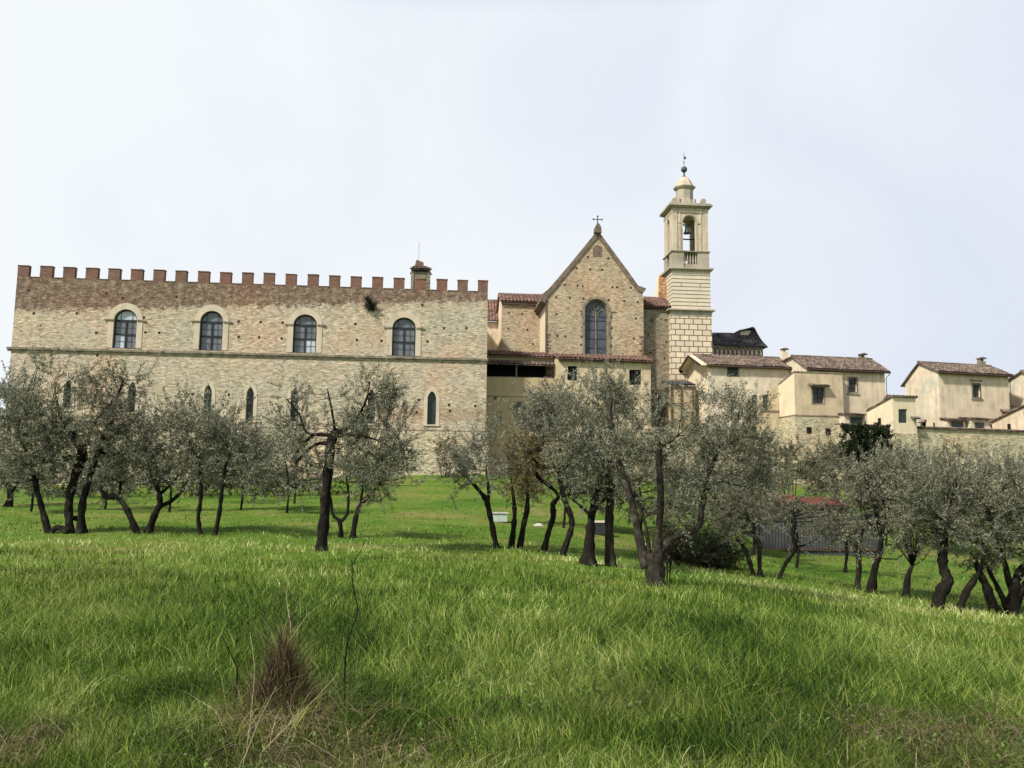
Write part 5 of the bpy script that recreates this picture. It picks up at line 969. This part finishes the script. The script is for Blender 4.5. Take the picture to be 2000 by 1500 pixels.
# dry straw scattered low in the foreground
g, x, y = field(26000, 3.4, 9, 11); dn = vnoise(x, y, .5, 21); cc_ = np.exp(-(((x / y) - .50) / .12) ** 2) + np.exp(-(((x / y) + .25) / .12) ** 2) + .5 * np.exp(-(((x / y) + .58) / .06) ** 2)
keep = g.random(len(x)) < (dn ** 2) * .35 + cc_ * np.clip((5.9 - y) / 1.2, 0, 1) * .9; x, y = x[keep], y[keep]; n = len(x)
lean = np.stack([g.normal(size=n) * .9, g.normal(size=n) * .9, np.zeros(n)], 1)
st = blades('dry_grass', np.stack([x, y, gz(x, y)], 1), .08 + .16 * g.random(n), lean, .004 + .004 * g.random(n), M['straw'], g.random(n), levels=4, droop=1.2); tag(st, 'dead straw lying among the foreground grass', 'dry grass', kind='stuff')
g, x, y = field(2600, 3.6, 13, 31); wn_ = vnoise(x, y, .7, 41); x, y = x[wn_ > .5], y[wn_ > .5]; PP, DD_ = [], []
for _ in range(7): t = g.random(len(x)) * 6.283; PP.append(np.stack([x, y, gz(x, y) + .03 + .07 * g.random(len(x))], 1)); DD_.append(unit(np.stack([np.cos(t), np.sin(t), .25 + .5 * g.random(len(x))], 1)))
PP, DD_ = np.concatenate(PP), np.concatenate(DD_); L_ = .022 + .03 * g.random(len(PP)); M['weed'] = mat_leaf('weed_leaf', (.045, .10, .02), (.10, .18, .035), (.22, .30, .09))
tag(leaves_mesh('weeds', PP, DD_, L_, L_ * .42, M['weed'], None, g.random(len(PP))), 'broad leaved weeds growing low in the foreground grass', 'weeds', kind='stuff')
# the dead clump
def clump(px, py, label, H0, n, spread, name='dead_grass_clump', hs=1.0):
    Yc = ground_hit(px, py); Pc = atY(px, py, Yc); z = float(gz(Pc.x, Pc.y)); root = empty(name, (Pc.x, Pc.y, z), 0, label, 'dry clump')
    g = RNG; r_ = spread * g.random(n) ** .8; t = g.random(n) * 6.283; cone = np.clip(1 - r_ / spread, .05, 1); P = np.stack([r_ * np.cos(t), r_ * np.sin(t) * .8, g.random(n) * H0 * .55 * cone], 1)
    lean = -P * np.array([1, 1, 0]) * .9 / H0 + g.normal(size=(n, 3)) * np.array([.34, .34, 0]); up = H0 * (.18 + .45 * g.random(n) ** 1.5) * (.45 + .6 * cone)
    blades('stalks', P - np.array([0, 0, .03]), up, lean, .003 + .0035 * g.random(n), M['straw'], np.clip(g.random(n) ** 1.6, 0, 1), root, 4, .8)
    q_ = n // 6; r2 = spread * 1.5 * g.random(q_) ** .5; t = g.random(q_) * 6.283; P = np.stack([r2 * np.cos(t), r2 * np.sin(t), g.random(q_) * .02], 1); blades('green_blades', P, .15 + .35 * g.random(q_) ** 2, g.normal(size=(q_, 3)) * np.array([.4, .4, 0]), .005 + .003 * g.random(q_), M['grass'], g.random(q_) * .8, root, 4, .8)
    m_ = n // 5; r2 = spread * 1.15 * g.random(m_) ** .5; t = g.random(m_) * 6.283; P = np.stack([r2 * np.cos(t), r2 * np.sin(t), g.random(m_) * .1], 1); lean = g.normal(size=(m_, 3)) * np.array([1.1, 1.1, 0])
    blades('fallen_straw', P, .12 + .25 * g.random(m_), lean, .004 + .003 * g.random(m_), M['straw'], .4 + .6 * g.random(m_), root, 4, 1.6); return root, Yc, Pc
clump(548, 1440, 'cone shaped clump of dead brown stalks in the foreground grass', .92, 5600, .32)
def stick(label, pts, Y, r_, mat='twig', name='bare_twig', forks=()):
    P = [atY(x, y, Y + k * .03) for k, (x, y) in enumerate(pts)]; base = P[0]; z = float(gz(base.x, base.y)); off = Vector((base.x, base.y, z)); mb = MB(); pp, rr = smooth_path([p - off for p in P], [r_ * (1 - .6 * i / (len(P) - 1)) for i in range(len(P))]); pp[0].z = min(pp[0].z, -.05); mb.tube(pp, rr, 6)
    for f in forks: Q_ = [atY(x, y, Y) - off for x, y in f]; mb.tube(Q_, [r_ * .5, r_ * .25], 5)
    o = mb.build(name, M[mat], None, smooth=True); o.location = off; tag(o, label, 'twig'); return o
stick('tall thin bare sapling with a zigzag stem rising from the meadow', [(672, 1400), (674, 1300), (680, 1250), (698, 1195), (690, 1150), (688, 1105), (700, 1085), (714, 1055)], 5.6, .0058, 'bark', 'sapling', forks=[[(697, 1197), (703, 1185)], [(688, 1108), (686, 1092)]])
stick('short dark dead stick leaning left of the brown clump', [(466, 1310), (450, 1275), (433, 1242)], 6.0, .007, 'bark')
stick('upright pale dry stalk in front of the brown clump', [(480, 1480), (492, 1380), (497, 1310), (492, 1260), (488, 1235)], 4.9, .0024, 'stalk')
stick('long pale stalk slanting up to the right across the clump', [(500, 1480), (560, 1420), (620, 1360), (660, 1315)], 4.8, .0022, 'stalk')
stick('pale dry stalk leaning right at the foot of the clump', [(470, 1500), (505, 1410), (540, 1340)], 4.7, .0022, 'stalk')
stick('thin dry stalk leaning right of the clump top', [(545, 1240), (568, 1205), (583, 1178)], 5.8, .005, 'twig_b')
stick('thin green dry stem standing above the clump', [(570, 1230), (560, 1170), (565, 1120)], 5.9, .003, 'stalk')
def bramble(px, py, label, n, sx, h):
    Yc = ground_hit(px, py); Pc = atY(px, py, Yc); z = float(gz(Pc.x, Pc.y)); root = empty('bramble_tangle', (Pc.x, Pc.y, z), 0, label, 'bramble'); mb = MB()
    for _ in range(n):
        a = Vector((random.gauss(0, sx), random.gauss(0, .35), 0)); d = Vector((random.uniform(-1, 1), random.uniform(-.6, .6), 0)); L_ = random.uniform(.15, .55); hh = random.uniform(.3, 1) * h
        pp, rr = smooth_path([a, a + d * L_ * .3 + Vector((0, 0, hh)), a + d * L_ * .8 + Vector((0, 0, hh * 1.1)), a + d * L_ * 1.3 + Vector((0, 0, hh * .35))], [.0032, .0028, .002, .001], 3); mb.tube(pp, rr, 4)
    mb.build('stems', M['stem_b'], root, smooth=True); nb_ = n * 9; Pb = np.stack([RNG.normal(size=nb_) * sx, RNG.normal(size=nb_) * .33, RNG.random(nb_) * .03], 1); blades('dry_stalks', Pb, .10 + .16 * RNG.random(nb_), RNG.normal(size=(nb_, 3)) * np.array([.9, .9, 0]), .003 + .004 * RNG.random(nb_), M['straw'], RNG.random(nb_) ** 1.6, root, 4, 1.3)
    g = RNG; m_ = n * 16; P = np.stack([g.normal(size=m_) * sx, g.normal(size=m_) * .33, g.random(m_) * h * .8], 1); Dv = unit(g.normal(size=(m_, 3))); L_ = .010 + .018 * g.random(m_); leaves_mesh('dry_leaves', P, Dv, L_, L_ * .5, M['leaf_b'], root, g.random(m_))
bramble(1860, 1470, 'brown dry bramble tangle at the lower right corner', 90, .42, .20)
bramble(650, 1490, 'dark dry bramble at the bottom right of the brown clump', 55, .36, .16)
bramble(20, 1480, 'dry bramble bits at the lower left corner', 40, .14, .12)
print('trees', NTREE, 'objects', len(bpy.data.objects))
